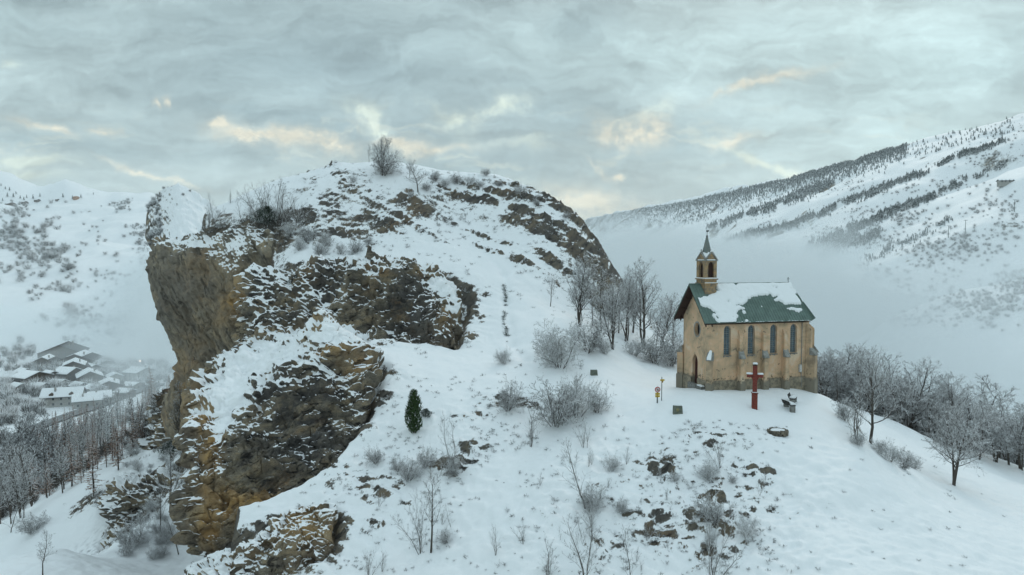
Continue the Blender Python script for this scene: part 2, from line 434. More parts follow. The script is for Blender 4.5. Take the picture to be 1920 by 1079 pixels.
LPW = [(-90,40,-55),(-110,60,-62),(-60,48,-24),(-45,35,-20),(-30,26,-17),(-90,90,-42),(-150,120,-76),(-150,60,-82),(-150,250,-82),(-120,200,-66),(-80,200,-46),
 (-40,60,-14),(-30,85,-10),(-20,110,-10),(-45,140,-16),(-60,180,-34),(-15,50,-14),(0,70,-14),(0,140,-15),(-100,280,-76),(-30,280,-70),(-30,200,-34),(60,260,-80),(100,200,-80),(118,60,-40),(60,100,-30),(60,30,-30),(0,24,-22)]
HPW = [(0,150,4),(-30,150,10),(-20,135,22),(5,128,18),(-50,135,6),(-50,115,14),(-60,110,14),(-60,130,8),(25,130,-8),(40,120,-22),(20,112,-3),(34,95,-6),(55,110,-28),(90,95,-38),(45,92,-14),(75,75,-17),
 (100,60,-24),(60,45,-9),(60,25,-11),(30,22,-12),(0,24,-15),(-20,26,-16),(-34,90,6),(-38,96,9),(-30,80,1),(-27,66,0),(-24,58,-2),(-22,50,-7),(-26,48,-9),(-30,60,-3),(-36,75,0),
 (-60,160,-10),(-40,200,-30),(0,200,-40),(60,180,-60),(110,130,-62),(110,200,-85),(50,260,-85)]
def field(PX, PW):
    hp = np.concatenate([at_many(PX), np.array(PW, float)])
    W_ = tps_fit(hp[:, :2]/10, hp[:, 2], 2e-5)
    return lambda X, Y: tps_eval(hp[:, :2]/10, W_, X/10, Y/10)
f_high, f_low = field(HP, HPW), field(LP, LPW)
RIM = np.array([(-54,290),(-53,150),(-53.5,125),(-53.5,112),(-52.5,105.5),(-50,103),(-36,101),(-34,93),(-33.5,82),(-30,72),(-26,62),(-23.3,54),(-20.5,47),(-18,40),(-15,20)], float)
def rim_side(X, Y):
    """signed distance to the cliff rim, positive on the hill side"""
    xr = np.interp(-Y, -RIM[:, 1], RIM[:, 0])
    return X-xr
NX, NY = 1150, 860
hx = np.concatenate([np.linspace(-160, -62, 180, endpoint=False), np.linspace(-62, 48, 800, endpoint=False), np.linspace(48, 118, NX-980)])
hy = 24*(290/24)**(np.linspace(0, 1, NY))
HX, HY = np.meshgrid(hx, hy)
def bil(gx, gy, G_, X, Y):
    X = np.asarray(X, float); Y = np.asarray(Y, float)
    i = np.clip(np.searchsorted(gx, X)-1, 0, len(gx)-2); j = np.clip(np.searchsorted(gy, Y)-1, 0, len(gy)-2)
    fx = np.clip((X-gx[i])/(gx[i+1]-gx[i]), 0, 1); fy = np.clip((Y-gy[j])/(gy[j+1]-gy[j]), 0, 1)
    return (G_[j, i]*(1-fx)+G_[j, i+1]*fx)*(1-fy)+(G_[j+1, i]*(1-fx)+G_[j+1, i+1]*fx)*fy
# ------------------------------------------------------------------ crags: sheets of rock through surveyed rows, closed at the back
def resample(C, n, axis):
    """Catmull-Rom along an axis of an array of control points"""
    C = np.moveaxis(np.asarray(C, float), axis, 0); k = len(C)
    t = np.linspace(0, k-1, n); i = np.clip(t.astype(int), 0, k-2); f = (t-i)[:, None, None]
    P0, P1, P2, P3 = C[np.clip(i-1, 0, k-1)], C[i], C[i+1], C[np.clip(i+2, 0, k-1)]
    out = .5*((2*P1)+(-P0+P2)*f+(2*P0-5*P1+4*P2-P3)*f*f+(-P0+3*P1-3*P2+P3)*f**3)
    return np.moveaxis(out, 0, axis)
def sheet_points(rows, nr, nc):
    C = np.stack([at_many(r) for r in rows])
    return resample(resample(C, nr, 0), nc, 1)
SHEETS = []
TONEB = [(560,810,95,90,-30,-1.1),(600,730,70,30,0,-.7),(480,900,50,40,-30,-.4),(388,840,26,80,0,1.1),(430,955,45,35,-20,1.),(378,1000,18,50,0,1.),(480,965,60,18,-25,1.),(625,668,55,16,0,.7),(655,700,40,16,0,.6),  # rock tone blobs: ochre rock, dark grey rock with its deep shadows painted in
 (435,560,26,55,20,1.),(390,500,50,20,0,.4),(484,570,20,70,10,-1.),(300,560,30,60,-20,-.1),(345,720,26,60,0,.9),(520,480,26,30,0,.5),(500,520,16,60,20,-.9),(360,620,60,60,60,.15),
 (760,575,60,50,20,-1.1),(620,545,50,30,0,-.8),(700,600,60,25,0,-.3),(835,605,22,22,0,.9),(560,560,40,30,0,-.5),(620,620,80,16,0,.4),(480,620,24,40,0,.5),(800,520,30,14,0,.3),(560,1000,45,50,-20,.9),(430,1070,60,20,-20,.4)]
SNOWB = [(625,632,75,18,0,1.),(470,700,75,40,-30,1.),(420,745,50,35,-30,.9),(520,665,60,22,-15,.9),(408,820,16,50,8,.8),(560,810,80,80,-30,-1.),(480,885,70,60,-30,-1.),(385,870,22,90,0,-.8),(640,770,35,25,-30,.4),(600,700,60,14,0,.25),
 (490,560,40,30,-20,.7),(470,610,30,40,-30,.8),(560,545,60,25,0,.35),(760,560,55,50,30,-.9),(700,600,60,30,0,-.7),(600,600,60,25,0,-.5),(700,515,70,12,0,.5),(830,540,45,28,25,.9),(860,590,25,40,0,.8),(640,560,50,12,0,.3),
 (400,458,100,18,5,1.),(440,490,26,40,20,.9),(345,455,30,10,0,.8),(370,580,110,90,60,-1.2),(330,510,50,40,0,-1.),(500,480,26,50,60,-.9),(400,660,60,60,0,-.8),(345,745,40,50,0,-.9),(550,1000,40,40,-20,-.5),(420,1050,60,20,-20,.5)]
def plan_sheet(name, rows, nr, nc, mat, carve=True, **k):
    SHEETS.append((name, rows, nr, nc, mat, carve, k))
def rock_sheet(name, rows, nr, nc, mat, amp=1., strata=(.0, .3, 1., 1.2), rockv=(0.4, .4), seed=0., ledge=.5, joint=.5, thick=3., streak=None, sink=(0, 0, 0, 0), block=.6, bsz=1.3):
    S = sheet_points(rows, nr, nc)
    # normals
    def nrm(S):
        du = np.gradient(S, axis=1); dv = np.gradient(S, axis=0)
        n_ = np.cross(dv, du); n_ /= np.linalg.norm(n_, axis=-1)[..., None]+1e-9
        return n_
    n_ = nrm(S)
    if n_[nr//2, nc//2, 1] > 0: n_ = -n_
    X, Y, Z = S[..., 0], S[..., 1], S[..., 2]
    sx_, sy_, sz_, per = strata
    # where snow has lodged (positive) and where the face is swept bare (negative)
    px_ = 960+F*X/Y; py_ = 476-F*(Z-CAMZ)/Y
    sn_ = np.zeros_like(X)
    for bx_, by_, rx_, ry_, ro_, st_ in SNOWB:
        ca, sa = math.cos(R(ro_)), math.sin(R(ro_)); a_, b_ = px_-bx_, py_-by_
        sn_ = sn_+st_*np.exp(-(((a_*ca+b_*sa)/rx_)**2+((-a_*sa+b_*ca)/ry_)**2))
    sn_ = np.clip(sn_*(1+fbm(X/3, Y/3, Z/3, 3)*1.2), -1.2, 1.2)
    d_ = fbm(X/4+seed, Y/4, Z/4, 4, .55)*2.6*amp+np.clip(ridged(X/3.1+seed, Y/3.1, Z/4.2, 3)-.45, -1, 1)*1.3*amp
    if streak is not None:
        ca, sa = math.cos(R(streak)), math.sin(R(streak))
        p_, q_ = X*ca-Z*sa, X*sa+Z*ca      # along and across the beds
        d_ = d_+fbm(p_/7, q_/1.3+seed, Y/3, 5, .55)*1.5*amp-np.clip(ridged(p_/9+seed, q_/2.2, Y/5, 2)-.85, 0, 1)*2.5*amp
    s_ = (X*sx_+Y*sy_+Z*sz_)/per+fbm(X/2.8, Y/2.8+seed, Z/2.8, 3)*1.5
    saw = s_-np.floor(s_); saw = np.where(saw < .78, saw/.78, (1-saw)/.22)
    d_ = d_+saw*ledge*amp*(.6+1.6*np.clip(fbm(X/5, Y/5+seed, Z/5, 2)+.3, 0, 1))
    d_ = d_+(ridged(X/1.1, Y/1.1+seed, Z/.9, 4)-.4)*joint*amp
    if streak is None: bx, by, bz = X/bsz, Y/bsz, Z/bsz/.75
    else: bx, by, bz = p_/(bsz*2.6), Y/bsz/1.5, q_/bsz/.8
    wob_ = fbm(X/2, Y/2, Z/2+seed, 3)*.8
    cv, ce = cells(bx+wob_, by+wob_, bz-wob_, int(seed))
    d_ = d_+((cv-.5)*1.3-(1-sstep(ce, 0, .16))*.35)*block
    cv2, ce2 = cells(bx*2.4+wob_, by*2.4, bz*2.4-wob_, int(seed)+5)
    d_ = d_+((cv2-.5)*.26-(1-sstep(ce2, 0, .2))*.10)*block
    u_ = np.linspace(0, 1, nc)[None, :]; v_ = np.linspace(0, 1, nr)[:, None]
    e = np.minimum(np.minimum(u_, 1-u_)/.05, np.minimum(v_, 1-v_)/.06); e = np.clip(e, 0, 1)
    d_ = d_*(.25+.75*e)
    sk = np.zeros_like(X)
    for amt, t_ in zip(sink, (u_, 1-u_, v_, 1-v_)): sk = sk+amt*np.clip(1-t_/.13, 0, 1)**1.5
    d_ = d_*(1-.55*np.clip(sn_, 0, 1))-sk*np.clip(1+2.2*fbm(X/2.2+seed, Y/2.2, Z/2.2, 3), 0, 2.5)
    S2 = S+n_*d_[..., None]
    # back sheet pushed into the hill, joined along the rim
    B = S.copy(); B[..., 1] += thick; B[..., 2] -= .6
    V = np.concatenate([S2.reshape(-1, 3), B.reshape(-1, 3)])
    f1 = grid_faces(nr, nc); f2 = grid_faces(nr, nc)[:, ::-1]+nr*nc
    rim = list(range(nc))+[r_*nc+nc-1 for r_ in range(1, nr)]+[(nr-1)*nc+c for c in range(nc-2, -1, -1)]+[r_*nc for r_ in range(nr-2, 0, -1)]
    rim = np.array(rim); rn = np.roll(rim, -1)
    f3 = np.stack([rim, rim+nr*nc, rn+nr*nc, rn], 1)
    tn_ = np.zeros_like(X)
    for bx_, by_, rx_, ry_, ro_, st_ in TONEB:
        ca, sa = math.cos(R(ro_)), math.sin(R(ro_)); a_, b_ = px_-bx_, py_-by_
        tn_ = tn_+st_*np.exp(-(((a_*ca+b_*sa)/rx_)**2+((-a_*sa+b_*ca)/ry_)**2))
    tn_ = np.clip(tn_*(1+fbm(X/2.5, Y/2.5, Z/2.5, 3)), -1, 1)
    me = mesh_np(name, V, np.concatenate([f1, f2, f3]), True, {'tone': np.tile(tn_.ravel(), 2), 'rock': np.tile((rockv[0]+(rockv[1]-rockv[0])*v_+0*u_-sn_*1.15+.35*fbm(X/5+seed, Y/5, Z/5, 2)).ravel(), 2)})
    bm = bmesh.new(); bm.from_mesh(me); bmesh.ops.recalc_face_normals(bm, faces=bm.faces); bm.to_mesh(me); bm.free()
    me.polygons.foreach_set('use_smooth', [True]*len(me.polygons))
    o = link(name, me, mat); tag(o, kind='structure')
    return o
# the great overhanging cliff on the left
plan_sheet('cliff', [
 [(285,480,112),(305,452,109),(350,435,106),(400,425,104),(445,420,103),(490,425,100),(540,440,98)],
 [(278,500,110),(298,468,105.5),(340,458,103),(400,462,101),(445,452,99.5),(490,462,97.5),(545,478,96)],
 [(280,530,108),(292,525,103),(340,520,100.5),(400,520,98.8),(450,515,98),(490,520,98),(550,530,94)],
 [(300,600,108),(312,592,103),(350,590,101),(400,590,99.5),(450,590,98.5),(480,590,99),(530,590,93)],
 [(330,660,109),(340,660,104.5),(370,655,102),(405,655,100.5),(440,655,99),(470,650,98),(520,650,92)],
 [(330,700,110),(338,702,106),(365,705,103.5),(395,705,102),(425,700,100),(460,695,97),(510,700,90)],
 [(305,770,113),(325,760,107),(350,770,105),(390,770,102.5),(420,770,100),(460,760,95),(510,760,88)],
 [(285,850,116),(320,840,110),(350,840,106),(390,840,103),(420,840,99),(460,840,93),(510,840,86)]],
 330, 300, M['cliff'], carve=False, amp=.5, strata=(.75,.3,1.,1.7), rockv=(-.05, .7), ledge=.1, joint=.08, seed=3., streak=62, sink=(0,0,.9,0), block=.38, bsz=2.0)
# craggy band below the snow shelf
plan_sheet('crag', [
 [(430,560,95),(470,515,92),(540,500,90),(620,492,90),(700,490,90),(780,494,89),(840,515,88),(890,560,86)],
 [(432,585,91),(465,535,88),(540,520,86.5),(620,508,86.5),(700,505,86.5),(780,510,86),(835,540,84.5),(880,580,83)],
 [(436,625,89),(455,585,85),(540,570,83.5),(620,560,83),(700,565,83),(780,560,82),(825,585,81),(870,610,79)],
 [(440,670,86),(470,640,81.5),(540,620,80),(620,610,79.5),(700,625,79),(780,610,78.5),(818,620,77.5),(860,636,76)],
 [(430,730,82),(470,700,76),(540,680,74),(620,660,73.5),(700,660,74),(780,650,74.5),(820,650,74.5),(860,655,74)]],
 170, 380, M['rock'], amp=.8, strata=(.1,.3,1.,2.3), rockv=(-.2,.2), ledge=.95, joint=.22, seed=11., sink=(1.,2.6,1.4,1.4), block=.55, bsz=1.9)
# the near crag that drops to the gully
plan_sheet('crag', [
 [(405,690,86),(412,680,83),(440,650,80),(520,640,76),(580,612,71),(620,608,70),(660,628,69),(700,660,68),(725,700,67)],
 [(388,740,75),(380,738,71),(415,712,69),(500,680,67.5),(575,632,66.3),(620,622,65.5),(660,645,65),(695,690,64.5),(715,712,64)],
 [(372,785,64),(362,785,60.5),(400,777,60.5),(490,740,62),(560,690,62.5),(620,690,62.3),(660,700,62),(695,715,62),(705,728,62)],
 [(366,830,61),(355,830,57.3),(400,826,57),(480,800,58.3),(550,780,59),(610,770,59),(650,770,59),(680,775,58.7),(690,780,58.5)],
 [(374,900,58),(363,900,54.2),(395,900,54),(460,880,55),(520,860,56),(570,850,56.2),(610,848,56),(640,840,56),(655,835,56)],
 [(372,980,55),(358,980,51.7),(392,970,51.8),(440,950,52.3),(490,935,52.8),(530,920,53.3),(570,905,53.6),(600,890,53.8),(615,880,53.8)],
 [(374,1045,52),(364,1045,49.5),(388,1030,49.6),(430,1010,50),(480,985,50.5),(520,960,51.3),(560,935,52),(590,910,53),(610,890,53.3)]],
 360, 330, M['rock'], amp=.62, strata=(-.15,.2,1.,2.0), rockv=(-.35,.55), ledge=.85, joint=.2, seed=23., sink=(0,1.6,1.,.9), block=.6, bsz=1.7)
# low outcrop at the foot of the picture
plan_sheet('crag', [
 [(330,1090,49),(400,1045,48.5),(480,1005,48.5),(550,960,49.5),(610,945,49.5),(640,990,47.5)],
 [(330,1110,46.5),(400,1062,46.5),(480,1020,46.7),(550,975,47.8),(605,960,48),(625,1000,46.5)],
 [(330,1150,44.5),(400,1110,44.5),(480,1075,44.8),(540,1030,45.8),(590,1020,46),(620,1030,45.5)],
 [(330,1200,42),(400,1160,42.5),(480,1130,43),(535,1090,43.8),(580,1070,44.5),(610,1060,44.8)]],
 130, 260, M['rock'], amp=.42, strata=(-.5,.2,1.,1.3), rockv=(-.15,-.1), ledge=.7, joint=.3, seed=31., thick=2., sink=(0,1.2,.8,0), bsz=.9)
# the small crags in the gully
plan_sheet('crag', [
 [(190,950,96),(220,905,94),(250,895,93),(300,890,92),(350,880,90)],
 [(200,965,91),(225,930,89),(255,920,89),(300,920,89),(345,910,88)],
 [(205,1000,87),(225,990,86),(250,985,86),(290,985,86),(335,980,86)],
 [(190,1060,82),(220,1045,81),(250,1040,82),(290,1045,82),(335,1040,83)]],
 130, 130, M['rock'], amp=.7, strata=(.1,.2,1.,1.2), rockv=(-.1,-.1), ledge=.9, joint=.7, seed=41., sink=(1.5,1.5,.6,1.5))
plan_sheet('crag', [
 [(270,790,130),(290,755,126),(315,735,122),(345,720,118),(375,730,112)],
 [(272,820,122),(292,790,119),(315,775,116),(345,760,112),(375,760,108)],
 [(265,870,117),(290,850,114),(315,835,111),(345,820,108),(375,820,104)],
 [(255,920,112),(290,900,109),(315,890,106),(345,880,103),(375,880,100)]],
 110, 110, M['rock'], amp=.8, strata=(.1,.2,1.,1.4), rockv=(-.05,-.05), ledge=1., joint=.7, seed=47., sink=(1.5,1.5,.6,1.5))

def carve_limit():
    """the hill stays just behind every sheet of rock"""
    nb_ = 1400; amin, amax = -.75, .05
    lim = np.full((nb_, NY), 1e9)
    for name, rows, nr, nc, mat, carve, k in SHEETS:
        if not carve: continue
        S = sheet_points(rows, 200, 400); az = S[..., 0]/S[..., 1]
        bi = ((az-amin)/(amax-amin)*nb_).astype(int).ravel(); Yf, Zf = S[..., 1].ravel(), S[..., 2].ravel()
        o = np.argsort(bi, kind='stable'); bi, Yf, Zf = bi[o], Yf[o], Zf[o]
        st_ = np.searchsorted(bi, np.arange(nb_+1))
        for b in range(nb_):
            a_, e_ = st_[b], st_[b+1]
            if e_-a_ < 3: continue
            yb, zb = Yf[a_:e_], Zf[a_:e_]; q = np.argsort(yb); yb, zb = yb[q], zb[q]
            zb = np.maximum.accumulate(zb)
            j0, j1 = np.searchsorted(hy, yb[0]+.5), np.searchsorted(hy, yb[-1]-.3)
            if j1 <= j0: continue
            lim[b, j0:j1] = np.minimum(lim[b, j0:j1], np.interp(hy[j0:j1]-1.5, yb, zb)-1.2)
    B_ = ((HX/HY-amin)/(amax-amin)*nb_).astype(int)
    ok = (B_ >= 0) & (B_ < nb_)
    J = np.broadcast_to(np.arange(NY)[:, None], HX.shape)
    return np.where(ok, lim[np.clip(B_, 0, nb_-1), J], 1e9)
# smooth Catmull-like resample of the coarse field: evaluate exactly, it is cheap enough
rs_ = rim_side(HX, HY)+fbm(HX/5, HY/5, 8., 2)*1.2
bl_ = sstep(rs_, .3, 1.6)
HL_ = f_low(HX, HY); HZ = HL_*(1-bl_)+np.maximum(f_high(HX, HY), np.where(HX < 30, HL_, -1e9))*bl_
# where rock breaks through: elongated patches (px, py, D, length, width, angle in plan, strength)
RK = [ (955,400,108,10,.7,-18,.95),(1000,440,104,10,.8,-22,1.05),(1050,480,100,9,.9,-25,1.05),(880,385,107,5,.6,-15,1.),(920,345,114,7,2,-12,.35),(1080,440,105,6,.9,-28,.9),
 (1120,480,100,3,4,0,.55),(985,385,111,8,.9,-12,.7),(1040,420,108,8,.8,-18,.85),(900,440,100,7,.5,-20,.8),(960,490,95,5,.6,-25,.9),(1060,530,95,6,.9,-25,.8),(1130,520,98,3,4,0,.6),(690,765,61,2,1,0,.6),(668,830,57,2,1,0,.6),(640,885,54,1.5,1,0,.6),(720,720,65,2.5,1,0,.5),(870,640,77,3,1.5,0,.5),(900,600,82,2,1,0,.4),
 (1000,420,107,14,7,-20,.30),(1060,460,103,10,7,-25,.30),(900,380,108,8,5,0,.25),
 (690,405,101,4,2,0,.6),(720,425,99,4,1.2,-30,.8),(760,400,103,7,2,-25,.5),(560,325,115,5,2,0,.6),(610,325,115,3,1.5,0,.8),(640,350,110,9,4,0,.3),(700,380,104,9,4,0,.3),(760,440,98,8,4,0,.2),(740,410,101,9,.6,-35,.7),(780,430,99,6,.5,-35,.6),
 (600,400,103,5,4,0,.5),(560,410,101,5,3,0,.6),(500,430,98,4,3,0,1.),(480,440,99,4,3,0,1.),(620,450,97,5,2.5,0,.7),(660,460,95,4,2,0,.6),
 (560,520,86,6,3,0,.9),(650,520,86,8,3.5,0,.9),(750,540,84,8,4,0,1.),(830,560,84,5,3,-20,.7),(480,540,86,4,4,0,.8),(870,590,80,3,3,0,.4),
 (960,745,60,3.5,1.6,0,0.45),(980,760,59,2.5,1,0,.5),(860,780,58,2.5,1.3,0,.5),(845,870,52,2,1,0,.5),(880,830,54,1.8,1,0,.45),
 (1360,820,51,3,2.,0,0.41),(1250,870,48.5,1.8,1.4,0,0.49),(1345,905,47,1.8,3,0,0.41),(1330,1000,43,1.8,3,0,0.41),(1200,900,47.5,6,4,0,.30),(1150,980,44,6,3.5,0,.28),(1370,940,46,5,5,0,.3),(1290,800,52,2,1.2,0,.35),(1340,1060,41,1.5,2.5,0,0.45),
 (740,630,73,4,1,0,.4),(700,650,70,3,1,0,.4),(740,900,50,4,2.5,0,.3),(680,900,52,3,2,0,.35),(560,990,47,3.5,2,0,.9),(480,1050,45,5,2.5,0,.8),(600,960,48,2,1.2,0,.8),(400,1075,45,4,2,0,.7),(690,960,47,2,1,0,.4),
 (250,950,88,6,5,0,.8),(230,1050,78,5,4,0,.9),(300,900,90,5,4,0,.4),(180,930,100,5,3,0,.6),(330,850,100,6,5,0,.7),(270,850,115,7,6,0,.6),(270,1020,80,4,4,0,.9),(320,800,112,6,5,0,.8),
 (1500,990,42,2,1.5,0,.25),(1690,860,59,2,1,0,.2),(1420,870,48.5,2.5,1.2,0,.3),(1080,870,50,1,3,0,.3),(1060,960,45,1,2,0,.3)]
def rock_field(X, Y):
    r = np.zeros_like(X)
    for px, py, D, a, b_, ang, s in RK:
        c = at(px, py, D); ca, sa = math.cos(R(ang)), math.sin(R(ang))
        dx, dy = X-c.x, Y-c.y
        p, q = (dx*ca+dy*sa)/a, (-dx*sa+dy*ca)/b_
        r = np.maximum(r, s*np.exp(-(p*p+q*q)*.8))
    return r
RF = rock_field(HX, HY)
wn = fbm(HX/3.2, HY/3.2, 1.7, 4)
RKF = np.clip(RF*(1.0+1.6*wn), 0, 1.25)
def hill_detail(X, Y, Z, rk):
    far = sstep(Y, 60, 110)
    d_ = fbm(X/14, Y/14, .3, 3)*1.2*(.25+.75*far)+fbm(X/3.4, Y/3.4, 2.2, 4)*.30
    # the ground round the chapel is trodden flat
    flat = np.exp(-(((X-22)/10)**2+((Y-60)/8)**2)**2)
    d_ = d_*(1-.8*flat)
    d_ = d_+fbm(X/.9, Y/.9, 6.1, 3)*.07*sstep(Y, 70, 50)
    # hummocks of snow over low scrub on the steep front slope
    hum = sstep(-Z, .8, 3.)*sstep(Y, 75, 60)
    d_ = d_+hum*(ridged(X/1.3, Y/1.3, 4.4, 3)-.3)*(.26+.45*np.exp(-(((X-11)/9)**2+((Y-46)/8)**2)))
    # bedding steps dipping right on the back of the hill and ledges in the rocky patches
    s_ = (X*.35+Y*.55+Z*1.4)/1.5+fbm(X/2.5, Y/2.5, Z/2.5, 3)*1.6
    saw = (s_-np.floor(s_)); saw = np.where(saw < .8, saw/.8, (1-saw)/.2)
    rg = ridged(X/1.6, Y/1.6, Z/1.2, 4)
    d_ = d_+np.clip(rk, 0, 1)*(saw*.75+rg*.9-.5)
    return d_
# a footpath worn along the hill towards the top
def hill_h(X, Y): return None
PATHP = at_many([(1040,690,67),(985,680,70),(960,640,75),(955,600,80),(950,560,85),(945,520,91),(900,470,97)])
DZ = hill_detail(HX, HY, HZ, RKF)
for k in range(len(PATHP)-1):
    a, b_ = PATHP[k], PATHP[k+1]; ab = b_[:2]-a[:2]; L2 = (ab**2).sum()
    m_ = (np.abs(HX-(a[0]+b_[0])/2) < 12) & (np.abs(HY-(a[1]+b_[1])/2) < 12)
    t_ = np.clip(((HX[m_]-a[0])*ab[0]+(HY[m_]-a[1])*ab[1])/L2, 0, 1)
    dd = np.hypot(HX[m_]-a[0]-t_*ab[0], HY[m_]-a[1]-t_*ab[1])
    DZ[m_] -= .24*np.exp(-(dd/.6)**2)
HZ0 = HZ.copy()
HZ = HZ+DZ
CV_ = np.minimum(carve_limit()-HZ, 0)
for _ in range(4): CV_ = (CV_+np.roll(CV_, 1, 0)+np.roll(CV_, -1, 0)+np.roll(CV_, 1, 1)+np.roll(CV_, -1, 1))/5
for _ in range(3): CV_ = (2*CV_+np.roll(CV_, 2, 0)+np.roll(CV_, -2, 0)+np.roll(CV_, 3, 1)+np.roll(CV_, -3, 1))/6
HZ = HZ+CV_
edge = np.minimum(np.minimum(HX+160, 118-HX)/14, np.minimum((HY-24)/3, (290-HY)/22)); edge = np.clip(edge, 0, 1)
HZ = HZ-(1-edge)**2*18
def gz(x, y): return float(bil(hx, hy, HZ, x, y))
OV = 3.6*(1-bl_)*np.exp(-np.clip(-rs_, 0, 99)/5)*sstep(HY, 97, 101)*sstep(HY, 122, 112)
hill = link('hill', mesh_np('hill', np.stack([HX+OV, HY, HZ], -1).reshape(-1, 3), grid_faces(NY, NX), True, {'rock': RKF}), M['hill'])
tag(hill, kind='structure')

def ground_hit(px, py, dmin=25, dmax=280):
    """first point of the hill that a photo pixel sees"""
    Ds = np.linspace(dmin, dmax, 1400)
    p = at_many(np.stack([np.full_like(Ds, px), np.full_like(Ds, py), Ds], -1))
    h = bil(hx, hy, HZ, p[:, 0], p[:, 1])
    i = np.argmax(p[:, 2] < h)
    if not (p[:, 2] < h).any(): return None
    return Vector((p[i, 0], p[i, 1], h[i]))


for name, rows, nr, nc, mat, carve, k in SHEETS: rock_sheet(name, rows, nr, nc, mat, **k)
# ------------------------------------------------------------------ the chapel
def stucco_mat():
    m, G, b = new_mat('weathered_ochre_plaster')
    P = G.n('ShaderNodeTexCoord').outputs['Object']
    z = G.xyz(P)[2]
    n1 = G.noise(P, .55, 6, .62, .6); n2 = G.noise(P, 2.6, 6, .7); n3 = G.noise(G.vm('MULTIPLY', P, (3.2, 3.2, .35)), 1.4, 5, .7)
    col = G.ramp(n1, [(.32, (.30,.235,.165)), (.45, (.52,.38,.25)), (.55, (.64,.43,.275)), (.66, (.66,.52,.38))])
    col = G.mix(G.m('MULTIPLY', G.ss(n3, .52, .72), .55), col, (.27,.22,.16))            # rain streaks
    col = G.mix(G.m('MULTIPLY', G.ss(n2, .56, .68), .6), col, (.50,.44,.34))             # pale patches where the coat has gone
    edge_ = G.m('ADD', z, G.m('MULTIPLY', G.m('SUBTRACT', n2, .5), 1.0))
    col = G.mix(G.m('SUBTRACT', 1., G.ss(edge_, .45, .75)), col, (.24,.215,.17))         # bare damp base course
    moss = G.m('MULTIPLY', G.ss(G.noise(P, 3.3, 5, .7), .54, .62), G.m('MULTIPLY', G.ss(z, 1.15, .85), G.ss(z, .3, .7)))
    col = G.mix(moss, col, (.05,.052,.035))
    spot = G.m('MULTIPLY', G.ss(G.noise(P, 1.7, 3, .55, .8), .64, .68), .7)
    col = G.mix(spot, col, (.16,.135,.10))
    G.put(b.inputs['Base Color'], col); b.inputs['Roughness'].default_value = .92
    G.put(b.inputs['Normal'], bump(G, G.m('ADD', n2, G.m('MULTIPLY', G.noise(P, 14, 4), .4)), .6, .06))
    return m
def brickish(name, c1, c2, cm, sc_=(2.2, 1., 3.), off=.5):
    m, G, b = new_mat(name)
    P = G.n('ShaderNodeTexCoord').outputs['Object']
    q = G.xyz(P)
    B_ = G.n('ShaderNodeTexBrick'); B_.inputs['Scale'].default_value = 1.
    G.put(B_.inputs['Vector'], G.cxyz(G.m('ADD', q[0], q[1]), q[2], 0.))
    B_.inputs['Color1'].default_value = (*c1, 1); B_.inputs['Color2'].default_value = (*c2, 1); B_.inputs['Mortar'].default_value = (*cm, 1)
    B_.inputs['Brick Width'].default_value = .34; B_.inputs['Row Height'].default_value = .17; B_.inputs['Mortar Size'].default_value = .012
    n = G.noise(P, 2.5, 5, .65)
    col = G.mix(G.ss(n, .45, .65), B_.outputs[0], (.17,.15,.12))
    G.put(b.inputs['Base Color'], col); b.inputs['Roughness'].default_value = .9
    G.put(b.inputs['Normal'], bump(G, G.m('SUBTRACT', n, B_.outputs[1]), .5, .03))
    return m
M['stucco'] = stucco_mat()
M['tower'] = brickish('ochre_tower_masonry', (.42,.27,.13), (.34,.24,.14), (.22,.19,.15))
M['stonecap'] = plain('grey_stone_cap', (.33,.33,.31), .9, c2=(.20,.20,.185), sc_=3, bmp=.02)
M['greystone'] = plain('grey_stone', (.26,.26,.245), .9, c2=(.14,.14,.13), sc_=5, bmp=.04)
M['roof'] = plain('green_sheet_roof', (.15,.215,.19), .6, .1, c2=(.115,.165,.145), sc_=1.5)
M['spire'] = plain('weathered_spire_sheet', (.14,.18,.175), .5, .2, c2=(.20,.20,.18), sc_=4)
M['timber'] = plain('dark_brown_timber', (.06,.035,.028), .8, c2=(.035,.02,.016), sc_=9)
M['door'] = plain('dark_red_door', (.075,.022,.018), .6, c2=(.05,.016,.014), sc_=7)
M['dark'] = plain('dark_iron', (.02,.02,.02), .6)
M['white'] = plain('white_box_paint', (.62,.62,.60), .5)
M['redwood'] = plain('red_painted_wood', (.23,.052,.038), .8, c2=(.13,.035,.028), sc_=7, bmp=.01)
def glass_mat():
    m, G, b = new_mat('leaded_window')
    P = G.n('ShaderNodeTexCoord').outputs['Object']; q = G.xyz(P)
    B_ = G.n('ShaderNodeTexBrick'); B_.offset = 0
    G.put(B_.inputs['Vector'], G.cxyz(q[0], q[2], 0.)); B_.inputs['Scale'].default_value = 1
    B_.inputs['Brick Width'].default_value = .16; B_.inputs['Row Height'].default_value = .19; B_.inputs['Mortar Size'].default_value = .012
    B_.inputs['Color1'].default_value = (.10,.155,.19,1); B_.inputs['Color2'].default_value = (.15,.21,.24,1); B_.inputs['Mortar'].default_value = (.02,.025,.03,1)
    G.put(b.inputs['Base Color'], B_.outputs[0]); b.inputs['Roughness'].default_value = .35; b.inputs['Specular IOR Level'].default_value = .4
    return m
M['glass'] = glass_mat()

